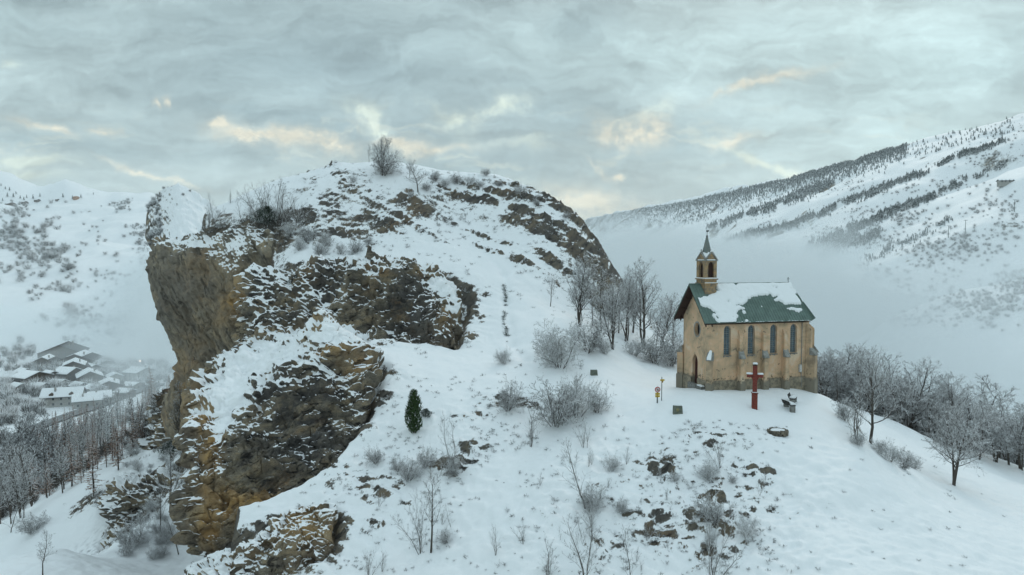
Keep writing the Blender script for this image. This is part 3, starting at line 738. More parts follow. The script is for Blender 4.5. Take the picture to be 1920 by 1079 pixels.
CH_ROT = R(14.5)
ch0 = at(1332, 731, 61.2)
chapel = empty('chapel', (ch0.x, ch0.y, 0.0), CH_ROT)
tag(chapel, 'ochre plastered chapel with green metal roof half under snow and a small bell tower', 'chapel')
CHM = Matrix.Translation(chapel.location) @ Matrix.Rotation(CH_ROT, 4, 'Z')
CHI = CHM.inverted()
LW, WW, HE = 9.8, 5.0, 6.25            # nave length, width, wall height
RZ = 9.12                               # ridge height
RX = 9.65                              # far end of the ridge
def arch(cx, z0, z1, hw, n=7, point=1.25):
    """pointed arch outline, counter-clockwise"""
    hs = z1-hw*point                   # springing
    r = (hw*hw+(hw*point)**2)/(2*hw)
    pts = [(cx-hw, z0), (cx+hw, z0), (cx+hw, hs)]
    a1 = math.atan2(hw*point, r-hw+0.0)
    c = cx+hw-r; amax = math.atan2(hw*point, cx-c)
    for k in range(1, n): a = amax*k/n; pts.append((c+r*math.cos(a), hs+r*math.sin(a)))
    pts.append((cx, z1))
    for k in range(n-1, 0, -1): a = amax*k/n; pts.append((2*cx-c-r*math.cos(a), hs+r*math.sin(a)))
    pts.append((cx-hw, hs))
    return pts
def oval(cx, cz, rx, rz, n=20): return [(cx+rx*math.cos(2*math.pi*k/n), cz+rz*math.sin(2*math.pi*k/n)) for k in range(n)]
def holed(mb, outer, holes, P, inw, depth):
    """flat wall with openings and their reveals; P maps 2D to 3D, inw is the inward direction"""
    loops = [outer]+holes; vs, off = [], []
    for l in loops: off.append(len(vs)); vs += [P(*p) for p in l]
    tri = tessellate_polygon([[Vector((p[0], p[1], 0)) for p in l] for l in loops])
    fs = [tuple(t) for t in tri]
    for li in range(1, len(loops)):
        n = len(loops[li]); b = len(vs)
        vs += [Vector(P(*p))+Vector(inw)*depth for p in loops[li]]
        fs += [(off[li]+k, off[li]+(k+1) % n, b+(k+1) % n, b+k) for k in range(n)]
    mb.add(vs, fs)
WINX = [1.62, 4.05, 6.35, 8.45]
W0, W1 = 2.92, 5.60
wins = [arch(x, W0, W1, .36) for x in WINX]
mb = MB()
holed(mb, [(0, -1), (LW, -1), (LW, HE), (0, HE)], wins, lambda a, b: (a, 0, b), (0, 1, 0), .34)
dooro = arch(2.75, -.1, 2.72, .48, point=1.5)
rosew = oval(2.42, 5.05, .48, .60)
gz_ = RZ-.05
holed(mb, [(0, -1), (WW, -1), (WW, HE), (WW/2, gz_), (0, HE)], [dooro, rosew], lambda a, b: (0, a, b), (1, 0, 0), .36)
ax, ay = 11.2, 1.45
apse = [(LW, 0), (ax, ay), (ax, WW-ay), (LW, WW), (0, WW)]
for (x0, y0), (x1, y1) in zip(apse[:-1], apse[1:]):
    mb.add([(x0, y0, -2.2), (x1, y1, -2.2), (x1, y1, HE), (x0, y0, HE)], [(0, 1, 2, 3)])
wall = mb.build('wall', M['stucco'], chapel)
# windows
for i, x in enumerate(WINX):
    f = MB()
    o_, i_ = arch(x, W0, W1, .36), arch(x, W0+.05, W1-.07, .285)
    n = len(o_)
    vs = [(p[0], .20, p[1]) for p in o_]+[(p[0], .20, p[1]) for p in i_]+[(p[0], .27, p[1]) for p in i_]
    f.add(vs, [(k, (k+1) % n, n+(k+1) % n, n+k) for k in range(n)]+[(n+k, n+(k+1) % n, 2*n+(k+1) % n, 2*n+k) for k in range(n)])
    f.box(x-.014, x+.014, .21, .25, W0+.05, W1-.1)
    for zz in (3.5, 3.95, 4.4, 4.85): f.box(x-.285, x+.285, .215, .245, zz, zz+.025)
    fr = f.build('window', M['stonecap'], chapel)
    p = MB(); p.add([(q[0], .262, q[1]) for q in i_], [tuple(range(n))]); p.build('pane', M['glass'], fr)
    s = MB()
    for k in range(7):
        sx_ = x-.40+k*.115; s.box(sx_, sx_+.10, -.07-.02*(k % 2), .02, W0-.17+.03*((k*3) % 4), W0-.01)
    s.build('sill', M['greystone'], fr)
# rose window and door in the gable
f = MB(); o_, i_ = oval(2.42, 5.05, .62, .74), oval(2.42, 5.05, .485, .605)
f.add([(-.025, *p) for p in o_]+[(-.025, *p) for p in i_]+[(0, *p) for p in o_], [(k, (k+1) % 20, 20+(k+1) % 20, 20+k) for k in range(20)]+[(k, (k+1) % 20, 40+(k+1) % 20, 40+k) for k in range(20)])
rw = f.build('rose_window', M['stonecap'], chapel)
p = MB(); p.add([(.30, *q) for q in rosew], [tuple(range(20))]); p.build('pane', M['dark'], rw)
dr = MB()
dd_ = arch(2.75, -.1, 2.72, .48, point=1.5)
dr.add([(.30, *q) for q in dd_], [tuple(range(len(dd_)))])
for k in range(6): yk = 2.3+k*.155; dr.box(.275, .30, yk, yk+.13, -.1, 1.95)
door = dr.build('door', M['door'], chapel)
h = MB(); h.tube((.25, 2.45, 1.05), (.27, 2.45, 1.25), .018); h.build('handle', M['dark'], door)
st = MB(); st.box(-.35, .02, 2.05, 3.45, -.5, .02); st.build('doorstep', M['greystone'], chapel)
# plinth
pl = MB()
def ring(off, z0, z1, jit=0):
    pts = [(-off, -off), (LW+off*.3, -off), (ax+off, ay-off*.3), (ax+off, WW-ay+off*.3), (LW+off*.3, WW+off), (-off, WW+off)]
    inn = [(0.02, .02), (LW, .02), (ax-.02, ay), (ax-.02, WW-ay), (LW, WW-.02), (.02, WW-.02)]
    return pts, inn
pts, inn = ring(.09, -1, .62)
for k in range(6):
    a, b_ = pts[k], pts[(k+1) % 6]; c, d_ = inn[k], inn[(k+1) % 6]
    if k == 5:     # gap at the door
        segs = [((-.09, WW+.09), (-.09, 3.27), (0.02, WW), (.02, 3.27)), ((-.09, 2.23), (-.09, -.09), (.02, 2.23), (.02, 0))]
    else: segs = [(a, b_, c, d_)]
    for A_, B_, C_, D_ in segs:
        zt = .62 if k != 5 else .50
        pl.add([(*A_, -2.4), (*B_, -2.4), (*B_, zt), (*A_, zt), (*C_, zt+.08), (*D_, zt+.08)], [(0, 1, 2, 3), (3, 2, 5, 4)])
pl.build('plinth', plain('damp_plinth_stone', (.34,.29,.215), .95, c2=(.17,.15,.115), sc_=3.2, bmp=.05), chapel)
# buttresses: stepped, with a weathered stone cap half way and a slim pilaster rising above it
def buttress(x, y, ang, w=.46, d1=.62, d2=.30, zc=2.75, zt=5.35, zb=-1.2, w2=None, snowcap=False):
    T = Matrix.Translation((x, y, 0)) @ Matrix.Rotation(ang, 4, 'Z')
    w2 = w2 or w*.80
    b = MB()
    b.box(-w/2, w/2, -d1, .03, zb, zc, T)
    b.box(-w/2-.05, w/2+.05, -d1-.07, .03, zb, .52, T)
    b.box(-w2/2, w2/2, -d2, .03, zc+.0, zt-.45, T)
    b.add([T @ Vector(p) for p in [(-w2/2, -d2, zt-.452), (w2/2, -d2, zt-.452), (w2/2, .02, zt), (-w2/2, .02, zt), (w2/2, .02, zt-.452), (-w2/2, .02, zt-.452)]],
          [(0, 1, 2, 3), (1, 4, 2), (0, 3, 5), (0, 5, 4, 1)])
    o = b.build('buttress', M['stucco'], chapel, bevel=.03)
    c = MB()
    c.add([T @ Vector(p) for p in [(-w/2-.04, -d1-.09, zc+.003), (w/2+.04, -d1-.09, zc+.003), (w/2+.04, -d1-.09, zc+.09), (-w/2-.04, -d1-.09, zc+.09),
           (w/2+.04, -d2+.06, zc+.72), (-w/2-.04, -d2+.06, zc+.72), (w/2+.04, -d2+.06, zc+.003), (-w/2-.04, -d2+.06, zc+.003)]],
          [(0, 1, 2, 3), (3, 2, 4, 5), (1, 6, 4, 2), (0, 3, 5, 7), (0, 7, 6, 1), (7, 5, 4, 6)])
    c.build('cap', M['stonecap'], o, bevel=.02)
    if snowcap:
        s = MB(); s.add([T @ Vector(p) for p in [(-w*.36, -d1-.10, zc+.10), (w*.36, -d1-.10, zc+.10), (w*.40, -d1-.02, zc+.28), (-w*.40, -d1-.02, zc+.28), (w*.22, -d2+.02, zc+.84), (-w*.22, -d2+.02, zc+.84), (0, -d2+.04, zc+.90)]],
              [(0, 1, 2, 3), (3, 2, 4, 5), (5, 4, 6)])
        s.build('snow', M['snow'], o, smooth=True)
    return o
buttress(0.02, 0.02, R(-45), .50, .62, .12, 2.55, 3.5, snowcap=True)
for x, sc_ in ((2.85, False), (5.25, False), (7.42, False)): buttress(x, 0, 0, .44, .60, .32, 2.62, 5.2)
buttress(LW+.12, 0.03, R(26), .50, .85, .42, 2.7, 5.5, zb=-2)
buttress(ax, ay, R(64), .50, .75, .45, 2.7, 5.4, zb=-2.4)
buttress(0.02, WW, R(-135), .46, .55, .1, 2.6, 3.4)
buttress(ax, WW-ay, R(110), .5, .8, .4, 2.7, 5.4, zb=-2.4)
# drain pipe and meter box
t = MB(); t.tube((9.28, -.07, .9), (9.28, -.07, 5.85), .035); t.tube((9.28, -.07, .9), (9.33, -.10, -.3), .035); t.build('drain_pipe', M['stonecap'], chapel, smooth=True)
t = MB(); t.box(9.02, 9.26, -.20, .01, 1.12, 1.80); t.build('meter_box', M['white'], chapel, bevel=.02)
# roof
EO, FO = .40, .85                      # eave overhang, front overhang
sl = (RZ-HE)/(WW/2)                    # slope
ez = HE-EO*sl+.10
y0, y1 = -EO, WW+EO
rz = RZ+.10
def hipface(e0, e1, apex):
    return [e0, e1, apex]
A = (-FO, y0, ez); B = (LW+.28, y0, ez); C = (ax+.50, ay-.20, ez); D = (ax+.50, WW-ay+.20, ez); E = (LW+.28, y1, ez); Fp = (-FO, y1, ez)
R0 = (-FO, WW/2, rz); R1 = (RX, WW/2, rz)
r = MB()
def slab(pts, th=.07):
    n = len(pts); V_ = [Vector(p) for p in pts]; nn = (V_[1]-V_[0]).cross(V_[2]-V_[0]).normalized()
    if nn.z < 0: nn = -nn
    r.add(V_+[v_-nn*th for v_ in V_], [tuple(range(n)), tuple(range(n, 2*n))[::-1]]+[(k, (k+1) % n, n+(k+1) % n, n+k) for k in range(n)])
slab([A, B, R1, R0]); slab([Fp, R0, R1, E]); slab([B, C, R1]); slab([C, D, R1]); slab([D, E, R1])
# standing seams
def seams(e0, e1, apex_line, step=.27):
    e0, e1 = Vector(e0), Vector(e1); L_ = (e1-e0).length; n = int(L_/step)
    a0, a1 = Vector(apex_line[0]), Vector(apex_line[1])
    nn = (e1-e0).cross(a0-e0 if (a0-e0).length > .1 else a1-e0).normalized()
    if nn.z < 0: nn = -nn
    up = nn.cross((e1-e0).normalized());
    if up.z < 0: up = -up
    for k in range(n+1):
        p = e0+(e1-e0)*(k/n)
        # intersect p+t*up with hips e0-a0, e1-a1 and ridge a0-a1
        ex = (e1-e0).normalized(); s_ = (p-e0).dot(ex); H_ = (a0-e0).dot(up)
        x0_, x1_ = (a0-e0).dot(ex), (a1-e0).dot(ex)
        t_ = H_
        if x0_ > 0 and s_ < x0_: t_ = H_*s_/x0_
        if x1_ < L_ and s_ > x1_: t_ = min(t_, H_*(L_-s_)/(L_-x1_))
        if t_ < .1: continue
        q = p+up*(t_-.03)
        hw_, hh = ex*.014, nn*.035
        r.add([p-hw_, p+hw_, p+hw_+hh, p-hw_+hh, q-hw_, q+hw_, q+hw_+hh, q-hw_+hh], [(0, 1, 2, 3), (4, 7, 6, 5), (0, 3, 7, 4), (1, 5, 6, 2), (3, 2, 6, 7)])
seams(A, B, (R0, R1)); seams(E, Fp, (R1, R0)); seams(B, C, (R1, R1)); seams(C, D, (R1, R1)); seams(D, E, (R1, R1))
for p, q in ((R0, R1), (B, R1), (C, R1), (D, R1), (E, R1)): r.tube(Vector(p)+Vector((0, 0, .02)), Vector(q)+Vector((0, 0, .02)), .05, n=6)
roof = r.build('roof', M['roof'], chapel)
# boarded underside, rafters and barge boards of the front overhang, soffits
u_ = MB()
for sgn, ye in ((1, y0), (-1, y1)):
    for k in range(2):
        xk = -FO+.06+k*.62
        a_ = Vector((xk, ye, ez-.13)); b_ = Vector((xk, WW/2, rz-.13))
        u_.add([a_, a_+Vector((.10, 0, 0)), b_+Vector((.10, 0, 0)), b_, a_-Vector((0, 0, .20)), a_+Vector((.10, 0, -.20)), b_+Vector((.10, 0, -.20)), b_-Vector((0, 0, .20))],
               [(0, 1, 2, 3), (4, 7, 6, 5), (0, 4, 5, 1), (3, 2, 6, 7), (0, 3, 7, 4), (1, 5, 6, 2)])
    u_.add([(-FO-.01, ye, ez-.15), (.30, ye, ez-.15), (.30, WW/2, rz-.15), (-FO-.01, WW/2, rz-.15)], [(0, 1, 2, 3)])
for t_ in (.05, .35, .65, .95):
    for s_ in (0, 1):
        yy_ = (y0+(WW/2-y0)*t_) if s_ == 0 else (y1+(WW/2-y1)*t_); zz = ez+(rz-ez)*t_-.24
        u_.box(-FO+.03, .0, yy_-.06, yy_+.06, zz-.06, zz+.06)
u_.box(.3, LW+.2, y0+.02, .0, ez-.16, ez-.125)
u_.build('eaves_timber', M['timber'], chapel)
c = MB(); c.box(9.56, 9.60, 2.48, 2.52, rz, rz+.55); c.box(9.45, 9.71, 2.485, 2.515, rz+.36, rz+.40); c.build('roof_cross', M['dark'], chapel)
# snow lying on the roof: outlines taken on the near slope
def on_roof(px, py):
    o_ = CHI @ Vector((0, 0, CAMZ)); t_ = CHI @ at(px, py, 60.); d_ = t_-o_
    nrm = (Vector(B)-Vector(A)).cross(Vector(R0)-Vector(A)).normalized()
    k = (Vector(A)-o_).dot(nrm)/d_.dot(nrm); h_ = o_+d_*k
    return (h_.x, (h_.y-y0)/(WW/2-y0))
S_ = 2.4525
def cr(L_): return [on_roof(1200+x/S_, 400+y/S_) for x, y in L_]
snowpoly = [cr([(345,316),(690,316),(708,350),(722,385),(735,416),(700,415),(660,420),(655,408),(620,396),(640,378),(600,380),(555,379),(520,384),(485,389),(490,402),(478,414),(432,426),(455,430),(484,436),(465,444),(440,459),(452,470),(440,490),(425,506),(400,512),(375,507),(350,492),(334,478),(335,464),(395,466),(350,461),(320,432),(285,422),(262,412),(255,392),(300,384),(345,372)]),
            cr([(680,440),(720,440),(745,444),(756,460),(735,454),(700,450),(684,447)])]
def inside(poly, X, Y):
    c_ = np.zeros(X.shape, bool); n = len(poly)
    for i in range(n):
        (xa, ya), (xb, yb) = poly[i], poly[i-1]
        if ya == yb: continue
        c_ ^= ((ya > Y) != (yb > Y)) & (X < (xb-xa)*(Y-ya)/(yb-ya)+xa)
    return c_
gx_ = np.arange(-.6, 10.2, .05); gt_ = np.arange(0, 1.0001, .0115)
GX, GT = np.meshgrid(gx_, gt_)
wxx = GX+fbm(GX*1.6, GT*5, 3.3, 4)*.35; wtt = GT+fbm(GX*1.6, GT*5, 9.3, 4)*.07
mk = np.zeros(GX.shape)
for pz in snowpoly: mk = np.maximum(mk, inside(pz, wxx, wtt))
for (xs_, ts_, rr) in [(on_roof(1200+a/S_, 400+b/S_)+(r_,)) for a, b, r_ in ((478,455,.16),(490,495,.13),(560,430,.07),(600,440,.06),(530,420,.06),(690,497,.08),(640,500,.10),(730,497,.09),(470,500,.05),(580,500,.06),(500,440,.05),(760,498,.10),(655,430,.05))]:
    mk = np.maximum(mk, (np.hypot(GX-xs_, (GT-ts_)*4.2) < rr))
# clear of the hip and the tower
mk = mk*(fbm(GX*1.4, GT*11, 5.3, 4) > -.40)
mk *= (GX < RX+.30-(GT-1)*(-(LW+.28-RX))*0+(LW-RX)*(1-GT)*1.4-.05)
km = mk.copy()
for _ in range(5):
    km = (km+np.roll(km, 1, 0)+np.roll(km, -1, 0)+np.roll(km, 1, 1)+np.roll(km, -1, 1))/5
hh_ = .155*np.sqrt(np.clip((km-.35)/.65, 0, 1))*(1+.5*fbm(GX*1.2, GT*4, 1.1, 3))
keep = km > .35
nrm = Vector((0, -(rz-ez), (WW/2-y0))).normalized()
Vv = np.stack([GX, y0+GT*(WW/2-y0)+nrm.y*(hh_-.0), ez+GT*(rz-ez)+nrm.z*(hh_+.0)], -1).reshape(-1, 3)
fcs = grid_faces(*GX.shape); fcs = fcs[keep.reshape(-1)[fcs].any(1)]
usedv = np.unique(fcs); remap = -np.ones(len(Vv), int); remap[usedv] = np.arange(len(usedv))
link('roof_snow', mesh_np('roof_snow', Vv[usedv], remap[fcs]), M['snow'], roof)
# far slope and apse slopes carry a full coat
s = MB()
s.add([(.9, WW/2+.05, rz+.09), (RX-.1, WW/2+.05, rz+.09), (LW+.1, y1-.1, ez+.16), (.9, y1-.1, ez+.16), (.9, WW/2+.05, rz), (RX-.1, WW/2+.05, rz), (LW+.1, y1-.1, ez), (.9, y1-.1, ez)], [(0, 1, 2, 3), (4, 7, 6, 5), (0, 4, 5, 1), (1, 5, 6, 2), (2, 6, 7, 3), (3, 7, 4, 0)])
s.build('roof_snow', M['snow'], roof)
# ------------------------------------------------ bell tower on the ridge
TX0, TX1, TY0, TY1 = .33, 1.49, WW/2-.80, WW/2+.80
tw = MB()
zb0, zb1, zo, zt = 7.3, 9.62, 9.72, 11.35
tw.box(TX0, TX1, TY0, TY1, zb0, zb1)
tw.box(TX0-.08, TX1+.08, TY0-.08, TY1+.08, zb1-.42, zb1-.30); tw.box(TX0-.10, TX1+.10, TY0-.10, TY1+.10, zb1, zo)
def hface(P, w_, hw_, inw):
    holed(tw, [(0, zo), (w_, zo), (w_, zt), (w_/2, zt+.72), (0, zt)], [arch(w_/2, zo+.12, zt-.08, hw_, point=1.4)], P, inw, .22)
wx_, wy_ = TX1-TX0, TY1-TY0
hface(lambda a, b: (TX0+a, TY0, b), wx_, .30, (0, 1, 0)); hface(lambda a, b: (TX0+a, TY1, b), wx_, .30, (0, -1, 0))
hface(lambda a, b: (TX0, TY0+a, b), wy_, .36, (1, 0, 0)); hface(lambda a, b: (TX1, TY0+a, b), wy_, .36, (-1, 0, 0))
tower = tw.build('bell_tower', M['tower'], chapel)
tr = MB()
for (a0, a1, b0, b1) in ((TX0-.07, TX1+.07, TY0-.07, TY0+.03), (TX0-.07, TX1+.07, TY1-.03, TY1+.07), (TX0-.07, TX0+.03, TY0+.03, TY1-.03), (TX1-.03, TX1+.07, TY0+.03, TY1-.03)):
    tr.box(a0, a1, b0, b1, zt-.03, zt+.06)
def coping(p, q, off):
    p, q = Vector(p), Vector(q); tr.add([p, q, q+Vector((0, 0, .10)), p+Vector((0, 0, .10)), p+off, q+off, q+off+Vector((0, 0, .10)), p+off+Vector((0, 0, .10))],
        [(0, 1, 2, 3), (4, 7, 6, 5), (0, 4, 5, 1), (3, 2, 6, 7), (0, 3, 7, 4), (1, 5, 6, 2)])
mx, my = (TX0+TX1)/2, (TY0+TY1)/2
for yy_, o in ((TY0-.06, .16), (TY1-.10, .16)):
    coping((TX0-.08, yy_, zt), (mx, yy_, zt+.74), Vector((0, o, 0))); coping((TX1+.08, yy_, zt), (mx, yy_, zt+.74), Vector((0, o, 0)))
for xx_ in (TX0-.06, TX1-.10):
    coping((xx_, TY0-.08, zt), (xx_, my, zt+.74), Vector((.16, 0, 0))); coping((xx_, TY1+.08, zt), (xx_, my, zt+.74), Vector((.16, 0, 0)))
tr.build('coping', M['stonecap'], tower)
k = MB(); k.box(TX0+.26, TX1-.26, TY0+.26, TY1-.26, zo+.01, zt-.05); k.build('opening_shade', M['timber'], tower)  # dark block added inside the tower, stands in for shade behind the openings
be = MB()
prof = [(.05, .42), (.13, .40), (.16, .25), (.20, .08), (.27, 0)]
for (r0_, z0_), (r1_, z1_) in zip(prof[:-1], prof[1:]): be.tube((mx, my, 10.55+z0_), (mx, my, 10.55+z1_), r0_, r1_, 14, cap=False)
be.box(TX0+.1, TX1-.1, my-.05, my+.05, 10.95, 11.05)
be.build('bell', plain('dark_bronze', (.06,.055,.035), .5, .6), tower, smooth=False)
# little roof behind the gables and the spire
sp = MB()
q0 = zt+.05
cs = [(TX0+.08, TY0+.08, q0), (TX1-.08, TY0+.08, q0), (TX1-.08, TY1-.08, q0), (TX0+.08, TY1-.08, q0)]
# four valleys: from each corner up to the ridge cross
top = (mx, my, zt+.68)
mids = [(mx, TY0+.06, zt+.68), (TX1-.06, my, zt+.68), (mx, TY1-.06, zt+.68), (TX0+.06, my, zt+.68)]
for k in range(4):
    sp.add([cs[k], mids[k], top], [(0, 1, 2)]); sp.add([cs[(k+1) % 4], mids[k], top], [(0, 1, 2)])
n8 = 8
rb = .50; base_ = [(mx+rb*math.cos(2*math.pi*(k+.5)/n8), my+rb*1.1*math.sin(2*math.pi*(k+.5)/n8), zt+.42) for k in range(n8)]
tip = [(mx+.035*math.cos(2*math.pi*(k+.5)/n8), my+.035*math.sin(2*math.pi*(k+.5)/n8), 13.72) for k in range(n8)]
sp.add(base_+tip, [(k, (k+1) % n8, n8+(k+1) % n8, n8+k) for k in range(n8)])
spire = sp.build('spire', M['spire'], tower)
sn = MB()
for k in range(4):
    a_ = Vector(cs[k]); m0, m1 = Vector(mids[k]), Vector(mids[(k+3) % 4]); up_ = Vector((0, 0, .09)); tp = Vector(top)
    t0_ = a_.lerp(tp, .72)+up_*3.2
    sn.add([a_+up_, m0.lerp(a_, .12)+up_, t0_+(m0-t0_)*.25+up_, t0_, t0_+(m1-t0_)*.25+up_, m1.lerp(a_, .12)+up_], [(0, 1, 2, 3), (0, 3, 4, 5)])
for k in range(n8):      # a ragged collar on the foot of the spire
    a_, b_ = Vector(base_[k]), Vector(base_[(k+1) % n8]); ta = Vector(tip[k]); tb = Vector(tip[(k+1) % n8])
    h0_, h1_ = (.20, .30, .16, .26, .19, .12, .27, .2)[k], (.20, .30, .16, .26, .19, .12, .27, .2)[(k+1) % n8]
    o_ = Vector((mx, my, 0)); ex = lambda p: p+(Vector((p.x, p.y, 0))-o_).normalized()*.05
    mid_ = (a_.lerp(ta, h0_)+b_.lerp(tb, h1_))/2
    sn.add([ex(a_), ex(b_), ex(b_.lerp(tb, h1_)), ex(mid_-Vector((0, 0, .10*(k % 2)))), ex(a_.lerp(ta, h0_))], [(0, 1, 2, 3, 4)])
sn.build('spire_snow', M['snow'], tower, smooth=True)
for bx_ in ((TX0-.08, TX1+.08, TY0-.08, TY0+.02, zo+.003, zo+.09), (TX0-.08, TX0+.0, TY0+.02, TY1+.08, zo+.003, zo+.08),
            (TX0-.09, TX1+.09, TY0-.12, TY0-.0, zb1-.297, zb1-.24), (TX0+.1, TX1-.2, TY0-.09, TY0-.0, zt+.063, zt+.13), (TX0-.09, TX0+.0, TY0+.2, TY1-.3, zt+.063, zt+.12)):
    sn = MB(); sn.box(*bx_); sn.build('ledge_snow', M['snow'], tower, bevel=.025)
v_ = MB(); v_.tube((mx, my, 13.68), (mx, my, 14.15), .018); v_.tube((mx, my, 13.5), (mx, my, 13.74), .10, .03, 8)
vp_ = [(-.08, 13.98), (.04, 13.98), (.18, 14.06), (.19, 14.17), (.06, 14.12), (-.02, 14.2), (-.08, 14.12)]
v_.add([(mx+a, my-.01, b) for a, b in vp_]+[(mx+a, my+.01, b) for a, b in vp_], [tuple(range(7)), tuple(range(7, 14))[::-1]]+[(k, (k+1) % 7, 7+(k+1) % 7, 7+k) for k in range(7)])
v_.build('weather_vane', M['dark'], tower)
f_ = MB(); f_.box(TX0-.02, TX0+.04, my-.03, my+.03, zt+.8, zt+1.05); f_.box(TX0-.02, TX0+.04, my-.11, my+.11, zt+.93, zt+.98); f_.build('finial', M['stonecap'], tower)

# ------------------------------------------------ things round the chapel
def sn_box(mb, x0, x1, y0_, y1_, z, h_=.10): mb.box(x0, x1, y0_, y1_, z+.003, z+h_)
# wayside cross
g_ = at(1414.5, 767, 56.2); cz = gz(g_.x, g_.y)
cross = empty('wayside_cross', (g_.x, g_.y, cz), R(-12)); tag(cross, 'tall red painted wooden cross with snow on its arms in front of the chapel', 'cross')
k = MB(); k.box(-.215, .215, -.19, .19, -.3, 1.24); k.box(-.26, .26, -.235, .235, 1.243, 1.31); k.build('pedestal', M['redwood'], cross, bevel=.012)
k = MB(); k.box(-.165, .165, -.14, .14, 1.312, 3.52); k.build('post', M['redwood'], cross, bevel=.012)
k = MB(); k.box(-.63, -.168, -.09, .09, 2.56, 2.80); k.box(.168, .63, -.09, .09, 2.56, 2.80); k.add([(-.165,-.16,2.3),(.165,-.16,2.3),(.30,-.16,2.62),(-.30,-.16,2.62),(-.165,-.142,2.3),(.165,-.142,2.3),(.30,-.142,2.62),(-.30,-.142,2.62)], [(0,1,2,3),(4,7,6,5),(0,4,5,1),(1,5,6,2),(2,6,7,3),(3,7,4,0)])
k.build('crossbar', M['redwood'], cross, bevel=.012)
k = MB(); k.add([(-.19,-.165,3.525),(.19,-.165,3.525),(.19,.165,3.525),(-.19,.165,3.525),(0,-.165,3.74),(0,.165,3.74)], [(0,1,4),(1,2,5,4),(2,3,5),(3,0,4,5),(0,3,2,1)]); k.build('top_cap', M['timber'], cross)
for bx_ in ((-.67, -.17, -.12, .12, 2.803, 2.94), (.17, .66, -.12, .12, 2.803, 2.93), (-.25, .25, -.225, -.145, 1.313, 1.38), (-.17, .19, -.17, .17, 3.62, 3.77)):
    k = MB(); k.box(*bx_); k.build('snow', M['snow'], cross, bevel=.035, smooth=True)
# signs
M['yellow'] = plain('yellow_sign_paint', (.62,.42,.03), .5, c2=(.55,.36,.03)); M['signwhite'] = plain('white_sign_face', (.7,.7,.68), .4)
M['signred'] = plain('red_sign_rim', (.45,.03,.03), .4); M['post'] = plain('grey_metal_post', (.22,.23,.23), .5, .5); M['orange'] = plain('brown_yellow_arrow', (.42,.24,.05), .6)
g_ = at(1232.5, 753, 57.4); cz = gz(g_.x, g_.y)
sg = empty('road_sign', (g_.x, g_.y, cz), R(6)); tag(sg, 'round red rimmed ban sign over two yellow plates on a short grey post', 'road sign')
k = MB(); k.box(-.055, .055, -.03, .03, -.2, 1.35); k.build('post', M['post'], sg)
k = MB(); k.tube((0, -.032, 1.14), (0, -.052, 1.14), .235, n=28); dsc = k.build('disc', M['signred'], sg)
k = MB(); k.tube((0, -.053, 1.14), (0, -.057, 1.14), .170, n=28); k.build('sign_face', M['signwhite'], dsc)
k = MB(); T = Matrix.Translation((0, -.060, 1.14)) @ Matrix.Rotation(R(45), 4, 'Y'); k.box(-.17, .17, -.003, .0015, -.022, .022, T); k.build('slash', M['signred'], dsc)
k = MB(); k.box(-.07, .07, -.0585, -.0572, 1.06, 1.11); k.box(-.045, .03, -.0585, -.0572, 1.11, 1.20); k.box(.035, .075, -.0585, -.0572, 1.11, 1.15); k.build('pictogram', M['dark'], dsc)
for za, zb_ in ((.70, .87), (.50, .67)):
    k = MB(); k.box(-.20, .20, -.05, -.034, za, zb_); pp = k.build('plate', M['yellow'], sg)
    k = MB()
    for r_ in range(2):
        k.box(-.165, .10+.05*r_, -.0525, -.0512, za+.03+r_*.06, za+.05+r_*.06)
    k.build('plate_lettering', M['dark'], pp)
k = MB(); k.box(-.05, .05, -.05, .03, 1.38, 1.45); k.build('snow', M['snow'], sg, bevel=.02)
g_ = at(1240.5, 752, 57.8); cz = gz(g_.x, g_.y)
sg = empty('trail_signpost', (g_.x, g_.y, cz), R(10)); tag(sg, 'tall thin trail post with small yellow direction arrows beside the ban sign', 'signpost')
k = MB(); k.tube((0, 0, -.2), (0, 0, 1.98), .036, n=10); k.build('pole', M['post'], sg, smooth=True)
for za, dx_, rz_ in ((1.68, .30, 0), (1.52, .30, R(50))):
    k = MB(); T = Matrix.Rotation(rz_, 4, 'Z')
    poly = [(-.16, za), (dx_*.6, za), (dx_*.85, za+.07), (dx_*.6, za+.14), (-.16, za+.14)]
    k.prism(poly, 'y', -.060, -.040); k.v = [tuple(T @ Vector(p)) for p in k.v]; ar = k.build('arrow_board', M['orange'] if rz_ else M['yellow'], sg)
    k = MB()
    k.box(-.12, .11, -.0635, -.0615, za+.055, za+.08)
    k.v = [tuple(T @ Vector(p)) for p in k.v]; k.build('arrow_lettering', M['dark'], ar)
k = MB(); k.box(-.05, .05, -.05, .05, 1.985, 2.05); k.build('snow', M['snow'], sg, bevel=.02)
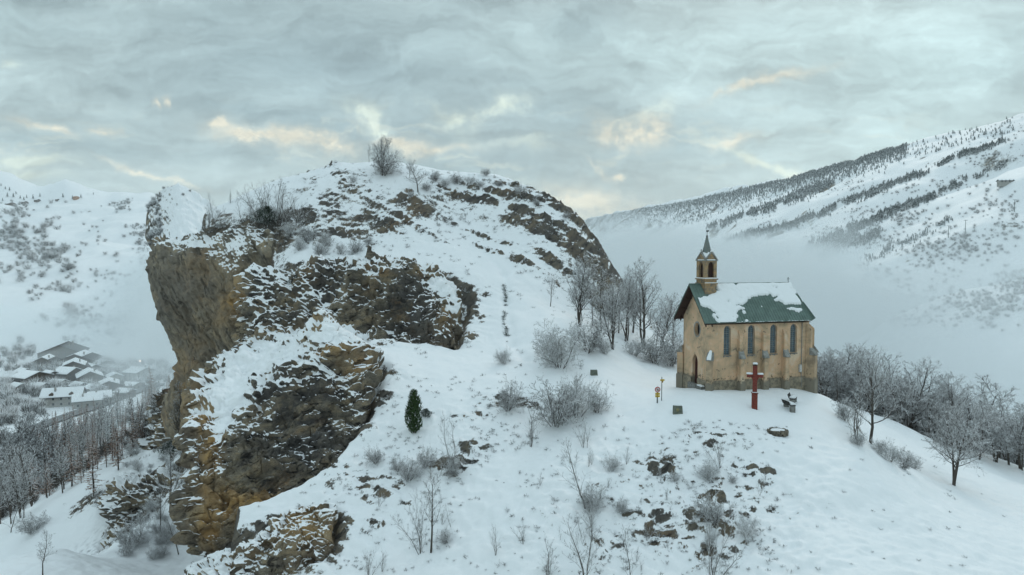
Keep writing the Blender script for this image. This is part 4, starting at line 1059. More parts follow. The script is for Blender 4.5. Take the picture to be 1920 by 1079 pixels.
# stone tablet
M['tablet'] = plain('grey_green_tablet_stone', (.17,.185,.15), .9, c2=(.10,.115,.095), sc_=7, bmp=.03)
def tablet(px, py, D, wd, ht, rz_, label, emblem):
    g_ = at(px, py, D); cz = gz(g_.x, g_.y)
    t_ = empty('stone_tablet', (g_.x, g_.y, cz), rz_); tag(t_, label, 'stone tablet')
    k = MB(); k.add([(-wd/2, -.12, -.3), (wd/2, -.12, -.3), (wd/2, .12, -.3), (-wd/2, .12, -.3), (-wd/2+.02, -.02, ht), (wd/2-.05, -.02, ht-.04), (wd/2-.05, .14, ht-.04), (-wd/2+.02, .14, ht)],
        [(0, 3, 2, 1), (4, 5, 6, 7), (0, 1, 5, 4), (1, 2, 6, 5), (2, 3, 7, 6), (3, 0, 4, 7)])
    k.build('slab', M['tablet'], t_, bevel=.02)
    if emblem:
        k = MB(); T = Matrix.Translation((-.02, -.078, ht*.5)) @ Matrix.Rotation(R(-7), 4, 'X')
        n = 18; k.add([T @ Vector(((.12+.025*math.sin(5*a))*math.cos(a), 0, (.14+.02*math.cos(3*a))*math.sin(a))) for a in [2*math.pi*q/n for q in range(n)]], [tuple(range(n))])
        k.build('emblem', plain('faded_ochre_carving', (.27,.24,.13), .9), t_)
    k = MB(); k.box(-wd/2+.02, wd/2-.06, -.03, .15, ht-.02, ht+.07); k.build('snow', M['snow'], t_, bevel=.03)
tablet(1271, 773, 54.6, .80, .66, R(-4), 'square grey green stone tablet with a faint ochre emblem standing in the snow', True)
tablet(1114, 709, 65., .72, .52, R(12), 'small dark grey stone block in the snow beside the frosted thorn bushes', False)
# two benches
M['bench'] = plain('dark_bench_wood', (.045,.042,.04), .8)
def bench(px, py, D, rz_, label):
    g_ = at(px, py, D); cz = gz(g_.x, g_.y)
    t_ = empty('park_bench', (g_.x, g_.y, cz), rz_); tag(t_, label, 'bench', 'benches in front of the chapel')
    for xx_ in (-.45, .45):
        k = MB(); k.box(xx_-.09, xx_+.09, -.22, .22, -.3, .38); k.build('leg', M['greystone'], t_, bevel=.015)
    k = MB()
    for j in range(3): k.box(-.55, .55, -.24+j*.17, -.10+j*.17, .383, .43)
    k.build('seat', M['bench'], t_)
    k = MB(); k.add([(-.55,.24,.44),(.55,.24,.44),(.55,.36,.74),(-.55,.36,.74),(-.55,.28,.43),(.55,.28,.43),(.55,.40,.73),(-.55,.40,.73)], [(0,1,2,3),(4,7,6,5),(0,4,5,1),(1,5,6,2),(2,6,7,3),(3,7,4,0)]); k.build('backrest', M['bench'], t_)
    k = MB(); k.box(-.56, .54, -.25, .24, .432, .60); k.build('seat_snow', M['snow'], t_, bevel=.05, smooth=True)
bench(1480, 768, 56.6, R(100), 'nearer of the two snow covered benches right of the red cross')
bench(1487, 760, 58.2, R(60), 'farther of the two snow covered benches right of the red cross')
# stone bench by the door
p_ = CHM @ Vector((-.45, .95, 0)); t_ = empty('stone_bench', (p_.x, p_.y, gz(p_.x, p_.y)), CH_ROT); tag(t_, 'low dark stone bench with a snow cushion between door and corner buttress', 'bench')
k = MB(); k.box(-.16, .20, -.45, .45, -.2, .28); k.build('slab', M['greystone'], t_, bevel=.02)
k = MB(); k.box(-.17, .21, -.44, .44, .283, .38); k.build('snow', M['snow'], t_, bevel=.04)
# ring of stones
g_ = at(1458, 811, 53.); cz = gz(g_.x, g_.y)
t_ = empty('fire_ring', (g_.x, g_.y, cz), 0); tag(t_, 'low curved dry stone wall with snow heaped inside, in front of the benches', 'stone ring')
rnd = random.Random(5); k = MB()
for lay in range(2):
    for j in range(16):
        a = math.pi*2*(j+.5*lay)/16+rnd.uniform(-.05, .05); rr = .68
        T = Matrix.Translation((rr*math.cos(a), rr*.8*math.sin(a), .02+lay*.17-.0)) @ Matrix.Rotation(a, 4, 'Z') @ Matrix.Rotation(rnd.uniform(-.15, .15), 4, 'X')
        sx_ = rnd.uniform(.12, .17); k.box(-.12, .12, -sx_, sx_, -.12, .085+rnd.uniform(-.02, .05), T)
k.build('stones', plain('brown_field_stone', (.22,.19,.14), .9, c2=(.07,.065,.055), sc_=4, bmp=.04), t_, bevel=.025)
k = MB(); nn_ = 24
top_ = [(.60*math.cos(2*math.pi*j/nn_), .48*math.sin(2*math.pi*j/nn_), .24+.05*math.sin(j)) for j in range(nn_)]
low_ = [(.74*math.cos(2*math.pi*j/nn_), .62*math.sin(2*math.pi*j/nn_), .12 if math.sin(2*math.pi*j/nn_) > .2 else .22) for j in range(nn_)]
k.add(top_+[(0, 0, .40)]+low_, [(j, (j+1) % nn_, nn_) for j in range(nn_)]+[(j, nn_+1+j, nn_+1+(j+1) % nn_, (j+1) % nn_) for j in range(nn_)])
k.build('snow_fill', M['snow'], t_, smooth=True)
# ------------------------------------------------------------------ the valley, the slopes beyond it and the mountains
VF = -76.
def smin(a, b, k): h = np.clip(.5+.5*(b-a)/k, 0, 1); return b*(1-h)+a*h-k*h*(1-h)
def smax(a, b, k): return -smin(-a, -b, k)
def val_h(X, Y):
    """terrain beyond the hill"""
    X = np.asarray(X, float); Y = np.asarray(Y, float)
    # valley floor, rising away to the left
    floor = VF+0*X-35*sstep(X, -60, 260)+fbm(X/120, Y/120, 5.5, 3)*3
    # left mountainside: from the back of the village up to the hamlet shelf and the ridge
    t = (Y+.25*X-600)
    left = VF-2+np.clip(t, 0, None)*.205
    qd_ = sstep(-X/np.maximum(Y, 1.), .43, .53)
    left = smin(left, (132+(Y-1500)*.035)*(.45+.55*qd_), 40)
    left = left+(fbm(X/260, Y/260, 1.1, 5)*46+ridged(X/150, Y/150, 2.2, 3)*9)*sstep(t, 0, 350)
    # distant snowy ridge and its peak
    q_ = -X/np.maximum(Y, 1.)
    z2 = 12+Y*(.050+.035*sstep(q_, .44, .53)+.034*sstep(q_, .655, .745)+.021*np.exp(-(np.abs(q_-.640)/.030)**1.4)+.006*fbm(q_*50, Y/900, 1.5, 5))
    ridge = np.where(Y > 2300, z2, -600.)*sstep(Y, 2300, 3400)+(-300)*(1-sstep(Y, 2300, 3400))
    left = np.where(X < 0, smax(left, ridge, 20), left)
    left = left*1.0-(sstep(X, -350, 250))*500
    # slope to the far left, nearer: covers the left rim of the picture
    # right mountain
    crest = 1080-np.clip(Y-2700, 0, None)*.14
    s_ = np.clip((X-120-.03*Y)/(crest-120-.03*Y), -.5, 1.6)
    prof = -128+(310+128)*np.where(s_ < 1, np.clip(s_, 0, 1)**1.05, 1-(s_-1)*.7)
    spur = np.abs(((Y+fbm(X/400, Y/400, 3.1, 3)*330+X*.12)/430) % 1-.5)*2          # 0 in a gully, 1 on a spur
    prof = prof+(sstep(spur, 0, .8)-.6)*58*np.sin(np.clip(s_, 0, 1)*math.pi)**.6+fbm(X/170, Y/170, 6.6, 5)*20*sstep(s_, .02, .2)
    prof = np.where(s_ <= 0, -128, prof)
    h = smax(floor, left, 12); h = smax(h, prof, 14)
    return h
vxs = np.concatenate([np.linspace(-4200, -1100, 150, endpoint=False), np.linspace(-1100, -100, 330, endpoint=False), np.linspace(-100, 1500, 360, endpoint=False), np.linspace(1500, 3200, 60)])
vys = np.concatenate([np.linspace(-300, 240, 30, endpoint=False), 240*(9000/240)**np.linspace(0, 1, 620)])
VX, VY = np.meshgrid(vxs, vys)
VH = val_h(VX, VY)
inhill = (VX > -170) & (VX < 128) & (VY < 300)
VH = np.where(inhill, np.minimum(VH, -100.), VH)
# scrub and boulders: a patchy rockiness
RV = np.clip(fbm(VX/60, VY/60, 4.2, 4)*1.2-.05, 0, .5)
VH = VH+np.where(VY > 500, ridged(VX/22, VY/22, 1.2, 3)*1.4*np.clip(RV*3, 0, 1), 0)
val = link('terrain', mesh_np('terrain', np.stack([VX, VY, VH], -1).reshape(-1, 3), grid_faces(len(vys), len(vxs)), True, {'rock': RV}), M['mid']); tag(val, kind='structure')
def vz(x, y): return float(bil(vxs, vys, VH, x, y))
def val_hit(px, py, dmin=150, dmax=7000):
    Ds = np.geomspace(dmin, dmax, 2500)
    p = at_many(np.stack([np.full_like(Ds, px), np.full_like(Ds, py), Ds], -1))
    h = bil(vxs, vys, VH, p[:, 0], p[:, 1]); hh = bil(hx, hy, HZ, p[:, 0], p[:, 1])
    inn = (p[:, 0] > -158) & (p[:, 0] < 116) & (p[:, 1] < 288)
    h = np.where(inn, np.maximum(h, hh), h)
    m_ = p[:, 2] < h
    if not m_.any(): return None
    i = np.argmax(m_)
    return Vector((p[i, 0], p[i, 1], h[i]))
# the second rocky hill behind the cliff
def hill2():
    nx_, ny_ = 260, 200
    X, Y = np.meshgrid(np.linspace(-6, 62, nx_), np.linspace(238, 325, ny_))
    q = X; X = q-.529*Y      # the rib runs away from the cliff
    top = 38.5-(np.sqrt(30+(q-13)**2)-5.48)*np.where(q > 13, .80, 1.35)-np.abs(Y-275)*.78*(Y < 275)-np.abs(Y-275)/14*(Y > 275); top = np.maximum(top, np.where(q > 13, 8, -50))
    top = top+fbm(X/11, Y/11, 3, 4)*3.
    bl = sstep(q+fbm(Y/9, X/9, 1.1, 2)*2, -2, 2)*sstep(Y, 238, 242)
    Z = -45+(top+45)*bl
    Z = Z+(ridged(X/4, Y/4, Z/5, 4)-.4)*1.3*bl
    s_ = (X*.9+Z*1.0+Y*.25)/2.4+fbm(X/8, Y/8, Z/8, 2); Z = Z+(s_-np.floor(s_))*.45
    q0, Y0 = q[0], Y[:, 0]; X = X+np.clip(18-Z, 0, 63)*.6
    o = link('rocky_hill', mesh_np('rocky_hill', np.stack([X, Y, Z], -1).reshape(-1, 3), grid_faces(ny_, nx_), True, {'rock': np.full(X.size, .1)}), M['hill2']); tag(o, kind='structure')
    return q0, Y0, Z
h2x, h2y, H2 = hill2()

# ------------------------------------------------------------------ road along the valley
M['road'] = plain('wet_valley_road', (.13,.13,.13), .6, c2=(.19,.19,.19), sc_=.1)
rp = [(-40,852),(0,836),(60,808),(130,782),(200,758),(250,738),(300,722)]
cl_ = [val_hit(*p) for p in rp]
cl_ = [p for p in cl_ if p is not None]
k = MB(); wdt = 4.5
for a, b_ in zip(cl_[:-1], cl_[1:]):
    n_ = 14
    for q in range(n_):
        p = a.lerp(b_, q/n_); p2 = a.lerp(b_, (q+1)/n_); t_ = (b_-a).normalized(); s_ = Vector((t_.y, -t_.x, 0))*wdt
        L4 = [p-s_, p+s_, p2+s_, p2-s_]
        k.add([(v_.x, v_.y, max(vz(v_.x, v_.y), vz(p.x, p.y))+1.0) for v_ in L4], [(0, 1, 2, 3)])
        k.add([(v_.x, v_.y, vz(p.x, p.y)-6) for v_ in L4[:2]]+[(v_.x, v_.y, max(vz(v_.x, v_.y), vz(p.x, p.y))+1.0) for v_ in L4[:2]], [(0, 1, 3, 2)])
tag(k.build('road', M['road']), kind='structure')

# ------------------------------------------------------------------ village houses
M['hwall'] = plain('pale_house_plaster', (.42,.41,.38), .9, c2=(.32,.31,.29), sc_=.6); M['hwood'] = plain('brown_chalet_wood', (.13,.10,.08), .9, c2=(.08,.065,.05), sc_=.8)
M['hroof'] = plain('dark_slate_roof', (.10,.10,.10), .8, c2=(.06,.06,.06), sc_=.5); M['hwin'] = plain('dark_window_glass', (.05,.06,.07), .3)
M['horange'] = plain('warm_barn_wood', (.40,.20,.10), .9)
def house(px, py, w_, l_, h_, rz_, label, wallm, roofm, snow=1., pitch=.42, dorm=0, chim=1, floors=2, hit=val_hit, base=None, group='houses of the village in the valley'):
    p = hit(px, py) if base is None else base
    if p is None: return None
    hs = empty('house', p, rz_); tag(hs, label, 'house', group)
    k = MB(); k.box(-w_/2, w_/2, -l_/2, l_/2, -4, h_); rh = w_/2*pitch
    k.add([(-w_/2, -l_/2, h_), (w_/2, -l_/2, h_), (0, -l_/2, h_+rh), (-w_/2, l_/2, h_), (w_/2, l_/2, h_), (0, l_/2, h_+rh)], [(0, 1, 2), (3, 5, 4)])
    k.build('wall', wallm, hs)
    o = .9; zo_ = h_-o*pitch
    k = MB()
    for sgn in (-1, 1):
        a = [(sgn*(w_/2+o), -l_/2-o, zo_), (0, -l_/2-o, h_+rh), (0, l_/2+o, h_+rh), (sgn*(w_/2+o), l_/2+o, zo_)]
        k.add([(x, y, z+.05) for x, y, z in a]+[(x, y, z+.3) for x, y, z in a], [(0, 1, 2, 3), (4, 7, 6, 5), (0, 4, 5, 1), (1, 5, 6, 2), (2, 6, 7, 3), (3, 7, 4, 0)])
    rf = k.build('roof', roofm, hs)
    if snow > 0:
        k = MB()
        for sgn in (-1, 1):
            e = 1-snow
            xe, ze = sgn*(w_/2+o-.1)*(1-e*.8), h_+rh-(h_+rh-zo_)*(1-e*.8)
            a = [(xe, -l_/2-o+.1, ze), (0, -l_/2-o+.1, h_+rh), (0, l_/2+o-.1, h_+rh), (xe, l_/2+o-.1, ze)]
            k.add([(x, y, z+.31) for x, y, z in a]+[(x, y, z+.75) for x, y, z in a], [(0, 1, 2, 3), (4, 7, 6, 5), (0, 4, 5, 1), (1, 5, 6, 2), (2, 6, 7, 3), (3, 7, 4, 0)])
        k.build('roof_snow', M['snow'], rf)
    for c_ in range(chim):
        k = MB(); k.box(w_*.16, w_*.16+.9, -l_*.2+c_*l_*.4, -l_*.2+c_*l_*.4+.9, h_, h_+rh+1.0); k.build('chimney', M['hwall'], rf)
    for fl in range(floors):
        for c_ in range(max(2, int(l_/4))):
            y_ = -l_/2+(c_+.5)*l_/max(2, int(l_/4)); z_ = 1.+fl*h_/floors
            for sgn in (-1, 1):
                k = MB(); x_ = sgn*w_/2; k.box(min(x_, x_+sgn*.06), max(x_, x_+sgn*.06), y_-.5, y_+.5, z_, z_+1.3); k.build('window', M['hwin'], hs)
        for c_ in range(max(2, int(w_/4))):
            x_ = -w_/2+(c_+.5)*w_/max(2, int(w_/4)); z_ = 1.+fl*h_/floors
            k = MB(); k.box(x_-.5, x_+.5, -l_/2-.06, -l_/2, z_, z_+1.3); k.build('window', M['hwin'], hs)
    for c_ in range(dorm):
        y_ = -l_/2+(c_+.5)*l_/dorm; k = MB(); sgn = 1
        k.prism([(y_-1.1, h_+.1), (y_+1.1, h_+.1), (y_+1.1, h_+1.5), (y_, h_+2.3), (y_-1.1, h_+1.5)], 'x', w_*.18, w_/2+.1); k.build('dormer', M['hwood'], rf)
    return hs
W_, D_, Rf = M['hwall'], M['hwood'], M['hroof']
house(120, 672, 30, 26, 6, R(18), 'very large dark roofed chalet highest up in the village', D_, Rf, 0, .42, chim=2)
house(86, 688, 16, 16, 4, R(18), 'dark lean roofed wing stepping down to the left of the largest chalet', D_, Rf, .3, .5)
house(150, 685, 24, 22, 5, R(14), 'dark broad chalet just right of the largest chalet', D_, Rf, .25, .4)
house(140, 700, 20, 18, 5, R(28), 'chalet with one snowy roof side below the two largest chalets', D_, Rf, .6, .45)
house(60, 722, 22, 15, 5, R(66), 'long dark chalet with snow strip on the ridge at the left end of the village', D_, Rf, .75, .35)
house(95, 713, 10, 9, 4, R(60), 'small snow roofed chalet between the long dark chalet and the middle house', D_, Rf, 1, .4, floors=1)
house(128, 712, 14, 13, 5, R(75), 'chalet with a full white roof in the middle of the village', D_, Rf, 1, .45)
house(168, 718, 15, 18, 5, R(35), 'chalet with bright roof side and chimney right of the middle house', D_, Rf, .95, .5)
house(172, 700, 11, 12, 4, R(55), 'snow covered chalet directly behind the bright roofed one', D_, Rf, 1, .45)
house(205, 733, 16, 14, 4, R(30), 'faint chalet with snowy left roof edge near the bend of the road', D_, Rf, .6, .4)
house(120, 760, 10, 20, 6, R(-72), 'pale house with two dark dormers in a white roof above the road', W_, Rf, 1, .75, dorm=2)
house(165, 762, 11, 14, 4, R(-60), 'low house with a panelled white roof beside the road', W_, Rf, 1, .5, floors=1)
house(187, 757, 11, 11, 4, R(-55), 'white roofed house at the right of the dormer house, touching the road bank', W_, Rf, 1, .5, floors=1)
house(250, 730, 12, 8, 3, R(80), 'small flat snow roofed shed near the fog at the right of the village', W_, Rf, 1, .2, floors=1, chim=0)
house(262, 712, 16, 12, 6, R(70), 'grey block with three floors half lost in the fog', W_, Rf, 1, .3, floors=3)
house(45, 705, 9, 8, 3, R(60), 'tiny white roofed hut at the far left of the village', D_, Rf, 1, .4, floors=1, chim=0)
for i, (x, y, a_, w_, l_) in enumerate([(75,735,70,9,10),(35,735,60,8,9),(215,715,40,9,9),(235,745,75,7,9),(195,690,50,10,10),(222,702,70,9,10),(110,728,80,8,8),(150,733,60,8,9),(20,715,75,10,10),(178,738,65,8,9)]):
    house(x, y, w_, l_, 3.5, R(a_), 'little snow roofed cottage among the trees of the misty village', D_ if i % 2 else W_, Rf, 1, .45, floors=1, chim=i % 2, group='little cottages in the mist')
GH = 'houses of the hamlet high on the left'
house(20, 386, 34, 16, 6, R(72), 'brown long barn with snowy roof at the left edge of the high hamlet', D_, Rf, 1, .35, chim=0, group=GH)
house(46, 383, 24, 18, 7, R(78), 'dark chalet with white roof in the high hamlet, second from the left', D_, Rf, 1, .4, group=GH)
house(70, 378, 22, 16, 6, R(80), 'chalet with thick white roof at the right end of the high row', D_, Rf, 1, .4, group=GH)
house(108, 377, 20, 10, 3, R(85), 'low snow covered shed between the hamlet and the orange barn', D_, Rf, 1, .3, chim=0, floors=1, group=GH)
house(143, 374, 28, 12, 9, R(88), 'orange brown barn standing alone on the skyline meadow', M['horange'], M['horange'], 0, .25, chim=0, group=GH)
house(1890, 344, 8, 20, 2.6, R(78), 'long low farmhouse high on the right mountain', W_, Rf, .8, .4, chim=1, group='farmhouses on the right mountain')
house(1315+0, 0, 1, 1, 1, 0, '', D_, Rf) if False else None
# street lamp lit in the fog
lp = val_hit(265, 700)
if lp is not None:
    L_ = empty('street_lamp', lp); tag(L_, 'street lamp glowing pink white in the fog above the village', 'street lamp')
    k = MB(); k.tube((0, 0, -1), (0, 0, 9), .12, .08); k.tube((0, 0, 9), (0, -1.2, 9.4), .07); k.build('pole', M['post'], L_)
    m, G, b = new_mat('lit_lamp'); b.inputs['Emission Color'].default_value = (1, .72, .6, 1); b.inputs['Emission Strength'].default_value = 5
    bm = bmesh.new(); bmesh.ops.create_icosphere(bm, subdivisions=2, radius=.4); me = bpy.data.meshes.new('lamp_head'); bm.to_mesh(me); bm.free()
    link('lamp_head', me, m, L_, (0, -1.3, 9.2))
# ------------------------------------------------------------------ vegetation
def segs_mesh(name, segs, n=3, attrs=None):
    s = np.asarray(segs, float); p0, p1, r0, r1 = s[:, 0:3], s[:, 3:6], s[:, 6], s[:, 7]
    d_ = p1-p0; L = np.linalg.norm(d_, axis=1)[:, None]+1e-9; d_ = d_/L
    ref = np.where(np.abs(d_[:, 2:3]) > .9, np.array([[1., 0, 0]]), np.array([[0, 0, 1.]]))
    a = np.cross(d_, ref); a /= np.linalg.norm(a, axis=1)[:, None]; b = np.cross(d_, a)
    V = []
    for p, r in ((p0, r0), (p1, r1)):
        for k in range(n):
            t = 2*math.pi*k/n
            V.append(p+(a*math.cos(t)+b*math.sin(t))*r[:, None])
    V = np.stack(V, 1).reshape(-1, 3); m = len(s)
    base = (np.arange(m)*2*n)[:, None]
    F_ = [np.concatenate([base+k, base+(k+1) % n, base+n+(k+1) % n, base+n+k], 1) for k in range(n)]
    return mesh_np(name, V, np.concatenate(F_), True)

def rvec(rn, s=1.): return Vector((rn.gauss(0, s), rn.gauss(0, s), rn.gauss(0, s)))
def grow(out, p, d, L, r, lev, rn, P):
    """one limb as a wobbling polyline that throws side limbs"""
    n = P['n'][lev]; pts = [p]; rs = [r]; dirs = [d]
    for k in range(n):
        d = (d+rvec(rn, P['wob'][lev])+Vector((0, 0, P['up'][lev]))).normalized()
        p = p+d*(L/n); pts.append(p); dirs.append(d); rs.append(max(P['rmin'], r*(1-(k+1)/n*P['tap'][lev])))
    for k in range(n): out[min(lev, P['split'])].append((*pts[k], *pts[k+1], rs[k], rs[k+1]))
    if lev+1 >= len(P['n']): return
    c = P['kids'][lev]; c = max(1, int(round(c*rn.uniform(.8, 1.2))))
    az = rn.uniform(0, 6.28)
    for j in range(c):
        t = P['from'][lev]+(1-P['from'][lev])*((j+rn.uniform(.1, .9))/c)
        i = min(int(t*n), n-1); f = t*n-i
        q = pts[i].lerp(pts[i+1], f); dd = dirs[i]
        az += 2.4+rn.uniform(-.5, .5)
        perp = dd.orthogonal().normalized(); perp.rotate(Matrix.Rotation(az, 3, dd))
        ang = R(P['ang'][lev])*rn.uniform(.7, 1.25)
        nd = (dd*math.cos(ang)+perp*math.sin(ang)).normalized()
        prof = P['prof'](t) if lev == 0 else (1-.55*t)
        grow(out, q, nd, L*P['len'][lev]*prof*rn.uniform(.7, 1.2), max(P['rmin'], (rs[i])*P['rr'][lev]), lev+1, rn, P)
def tree_P(**k):
    P = dict(n=[9, 6, 4, 3], wob=[.07, .14, .18, .2], up=[.02, .10, .08, .05], tap=[.85, .8, .7, .5], kids=[21, 9, 7], ang=[48, 45, 42], len=[.48, .48, .5],
             rr=[.5, .55, .6], rmin=.0115, split=2, prof=lambda t: 1.15-.75*t)
    P['from'] = [.22, .2, .15]; P.update(k); return P
def make_tree(name, h, r, seed, mats, P, stems=1, lean=0.):
    rn = random.Random(seed); out = {0: [], 1: [], 2: []}
    for s in range(stems):
        d = Vector((rn.uniform(-1, 1)*lean, rn.uniform(-1, 1)*lean, 1)).normalized()
        p = Vector((rn.uniform(-1, 1)*.12*(stems > 1), rn.uniform(-1, 1)*.12*(stems > 1), -.3))
        grow(out, p, d, (h+.3)*(1 if s == 0 else rn.uniform(.7, .97)), r*(1 if s == 0 else rn.uniform(.6, .9)), 0, rn, P)
    tk = out[0]+(out[1] if P['split'] == 2 else [])
    cr = out[2] if P['split'] == 2 else out[1]+out[2]
    return segs_mesh(name+'_trunk', tk, 5), segs_mesh(name+'_crown', cr, 3)
TREES = {}
def proto(key, name, tm, cm, mt, mc): TREES[key] = (name, tm, cm, mt, mc)
for i in range(4):
    a, b = make_tree('bare', 8, .17, 100+i, None, tree_P(), stems=(1, 2, 1, 3)[i], lean=(.05, .22, .08, .3)[i])
    proto('big%d' % i, 'bare_tree', a, b, M['bark'], M['twig'])
for i in range(5):     # slim forest trees
    a, b = make_tree('slim', 8, .11, 200+i, None, tree_P(kids=[18, 8, 6], ang=[38, 42, 42], len=[.34, .5, .5], prof=lambda t: 1.1-.6*t, **{'from': [.30, .2, .15]}), stems=1, lean=.08)
    proto('slim%d' % i, 'bare_tree', a, b, M['bark'], M['twig'])
for i in range(4):     # the same as they are drawn farther off: coarser twigs
    a, b = make_tree('far', 8, .13, 250+i, None, tree_P(kids=[17, 6, 4], n=[8, 4, 3, 2], rmin=.028, ang=[38, 42, 42], len=[.36, .5, .5], prof=lambda t: 1.1-.6*t, **{'from': [.25, .2, .15]}), stems=1, lean=.08)
    proto('fslim%d' % i, 'bare_tree', a, b, M['bark'], M['twig'])
for i in range(3):     # broad snowy crown
    a, b = make_tree('broad', 6, .15, 300+i, None, tree_P(kids=[24, 11, 8], rr=[.42, .5, .6], ang=[58, 50, 45], len=[.62, .45, .5], up=[.02, .05, .03, 0], **{'from': [.25, .15, .1]}), stems=1 if i < 2 else 2, lean=.12)
    proto('broad%d' % i, 'bare_tree', a, b, M['bark'], M['twig'])
for i in range(4):     # saplings
    a, b = make_tree('sapling', 4, .045, 400+i, None, tree_P(n=[7, 4, 3], kids=[13, 6], ang=[33, 38], len=[.38, .45], wob=[.10, .14, .15], up=[.03, .14, .1], rmin=.008, split=1, **{'from': [.12, .1, .1]}), stems=(1, 3, 2, 4)[i], lean=(.05, .25, .2, .3)[i])
    proto('sap%d' % i, 'sapling', a, b, M['bark'], M['twig'])
for i in range(4):     # rounded shrubs, frosted
    a, b = make_tree('shrub', 2, .035, 500+i, None, tree_P(n=[4, 3, 3, 2], kids=[9, 6, 4], ang=[42, 45, 45], len=[.6, .55, .5], wob=[.16, .2, .2, .2], up=[0, .04, .02, 0], rmin=.010, split=1, prof=lambda t: 1.1-.4*t, **{'from': [.1, .1, .1]}), stems=9, lean=.9)
    proto('shrub%d' % i, 'shrub', a, b, M['bark'], M['twig_light'] if i % 2 else M['twig'])
def make_conifer(name, h, r, seed, nb, wid, droop, tw, rmin, dense=9):
    rn = random.Random(seed); tk, cr = [], []
    pts = [Vector((rn.uniform(-.03, .03)*k, rn.uniform(-.03, .03)*k, -.3+(h+.3)*k/8)) for k in range(9)]
    for k in range(8): tk.append((*pts[k], *pts[k+1], r*(1-k/8)+.01, r*(1-(k+1)/8)+.01))
    for j in range(nb):
        t = .12+.87*(j+rn.random())/nb; z = t*h; L = wid*h*(1.02-t)**.75*rn.uniform(.55, 1.15)
        a = j*2.4+rn.uniform(-.4, .4); i = min(int(t*8), 7); q = pts[i].lerp(pts[i+1], t*8-i)
        d = Vector((math.cos(a), math.sin(a), rn.uniform(-.15, .2)-droop)).normalized(); p = q
        for s in range(3):
            d = (d+Vector((0, 0, droop*.25*(s-.5)))+rvec(rn, .06)).normalized(); p2 = p+d*L/3
            cr.append((*p, *p2, rmin*1.7*(1-s*.25), rmin*1.7*(1-(s+1)*.25)))
            for m_ in range(dense):
                q2 = p.lerp(p2, rn.random()); sd_ = Vector((-d.y, d.x, 0)).normalized()*rn.choice((-1, 1))
                dd = (d*.8+sd_*rn.uniform(.5, 1.)+Vector((0, 0, rn.uniform(-.5, .2)))).normalized()
                cr.append((*q2, *(q2+dd*L*tw*rn.uniform(.4, 1.)), rmin, rmin*.6))
            p = p2
    return segs_mesh(name+'_trunk', tk, 5), segs_mesh(name+'_crown', cr, 3)
for i in range(4):
    a, b = make_conifer('larch', 9, .13, 600+i, 64, .17, .15, .30, .034, 6); proto('larch%d' % i, 'larch_tree', a, b, M['bark'], M['larch'])
for i in range(3):
    a, b = make_conifer('pine', 7, .12, 700+i, 46, .20, .22, .30, .035, 9); proto('spruce%d' % i, 'spruce_tree', a, b, M['bark'], M['needle'])
def make_juniper(name, h, wd, seed, n=900):
    rn = random.Random(seed); cr = []
    for j in range(n):
        t = rn.random()**.8; a = rn.uniform(0, 6.28); lob = 1+.35*math.sin(3*a+t*9+seed)+.2*math.sin(7*a+t*15)
        rr = wd*lob*math.sin(min(1, (1-t)*1.25+.12)*math.pi*.5)*rn.random()**.4*(.55+.45*min(1, t*5))
        p = Vector((rr*math.cos(a), rr*math.sin(a), t*h)); d = Vector((math.cos(a)*.5, math.sin(a)*.5, 1.1))+rvec(rn, .35)
        L = .10+.12*h/2.5; cr.append((*p, *(p+d.normalized()*L), .035*h/2.5+.008, .006))
    tk = [(0, 0, -.3, 0, 0, h*.6, .07, .03)]
    return segs_mesh(name+'_trunk', tk, 5), segs_mesh(name+'_crown', cr, 3)
for i in range(3):
    a, b = make_juniper('juniper', 2.6, .42, i, 1300); proto('jun%d' % i, 'juniper_bush', a, b, M['bark'], M['juniper'])
for i in range(2):
    a, b = make_juniper('lowjuniper', 1.0, .8, 10+i, 1100); proto('lowjun%d' % i, 'juniper_bush', a, b, M['bark'], M['needle'])
PR = {}
def plant(key, loc, h=None, wscale=1., rz=None, label=None, cat='tree', group=None, h0=None):
    """a copy of a kind of tree standing at loc, h tall"""
    name, a, b, mt, mc = TREES[key]
    if key not in PR:
        for me, m_ in ((a, mt), (b, mc)): me.materials.append(m_)
        PR[key] = True
    base = {'b': 8, 's': 8}.get(key[0], 8)
    co = np.empty(len(b.vertices)*3, np.float32); b.vertices.foreach_get('co', co); co = co.reshape(-1, 3)
    zt_, rt_ = float(np.percentile(co[:, 2], 99.5)), float(np.percentile(np.hypot(co[:, 0], co[:, 1]), 95))
    if key[:3] == 'shr':
        s = h/zt_; wscale = wscale*.62*h/rt_/s
    h0 = {'fsl': 8, 'big': 8, 'sli': 8, 'bro': 6, 'sap': 4, 'shr': 1.7, 'lar': 9, 'spr': 7, 'jun': 2.6, 'low': 1.0}[key[:3]]
    s = h/(zt_ if key[:3] in ('shr', 'big', 'sli', 'bro', 'sap') else h0)
    o = empty(name, loc, rz if rz is not None else rndv.uniform(0, 6.28)); o.scale = (s*wscale, s*wscale, s)
    link('trunk', a, None, o); link('crown', b, None, o)
    tag(o, label, cat, group); return o
rndv = random.Random(77)
PXM = lambda hpx, D: hpx/F*D
def place(key, px, py, hpx, label, cat='tree', wscale=1., rz=None, group=None, hit=None, D=None):
    p = (hit or ground_hit)(px, py) if D is None else Vector((at(px, py, D).x, D, gz(at(px, py, D).x, D)))
    if p is None: return None
    return plant(key, p, PXM(hpx, p.y), wscale, rz, label, cat, group)
G1 = 'bare trees in the copse left of the chapel'
place('big1', 1085, 612, 138, 'tall forked bare tree with two dark trunks, leftmost big tree of the copse', group=G1, wscale=.95)
place('big0', 1205, 652, 168, 'tallest bare tree of the copse, just left of the chapel', group=G1)
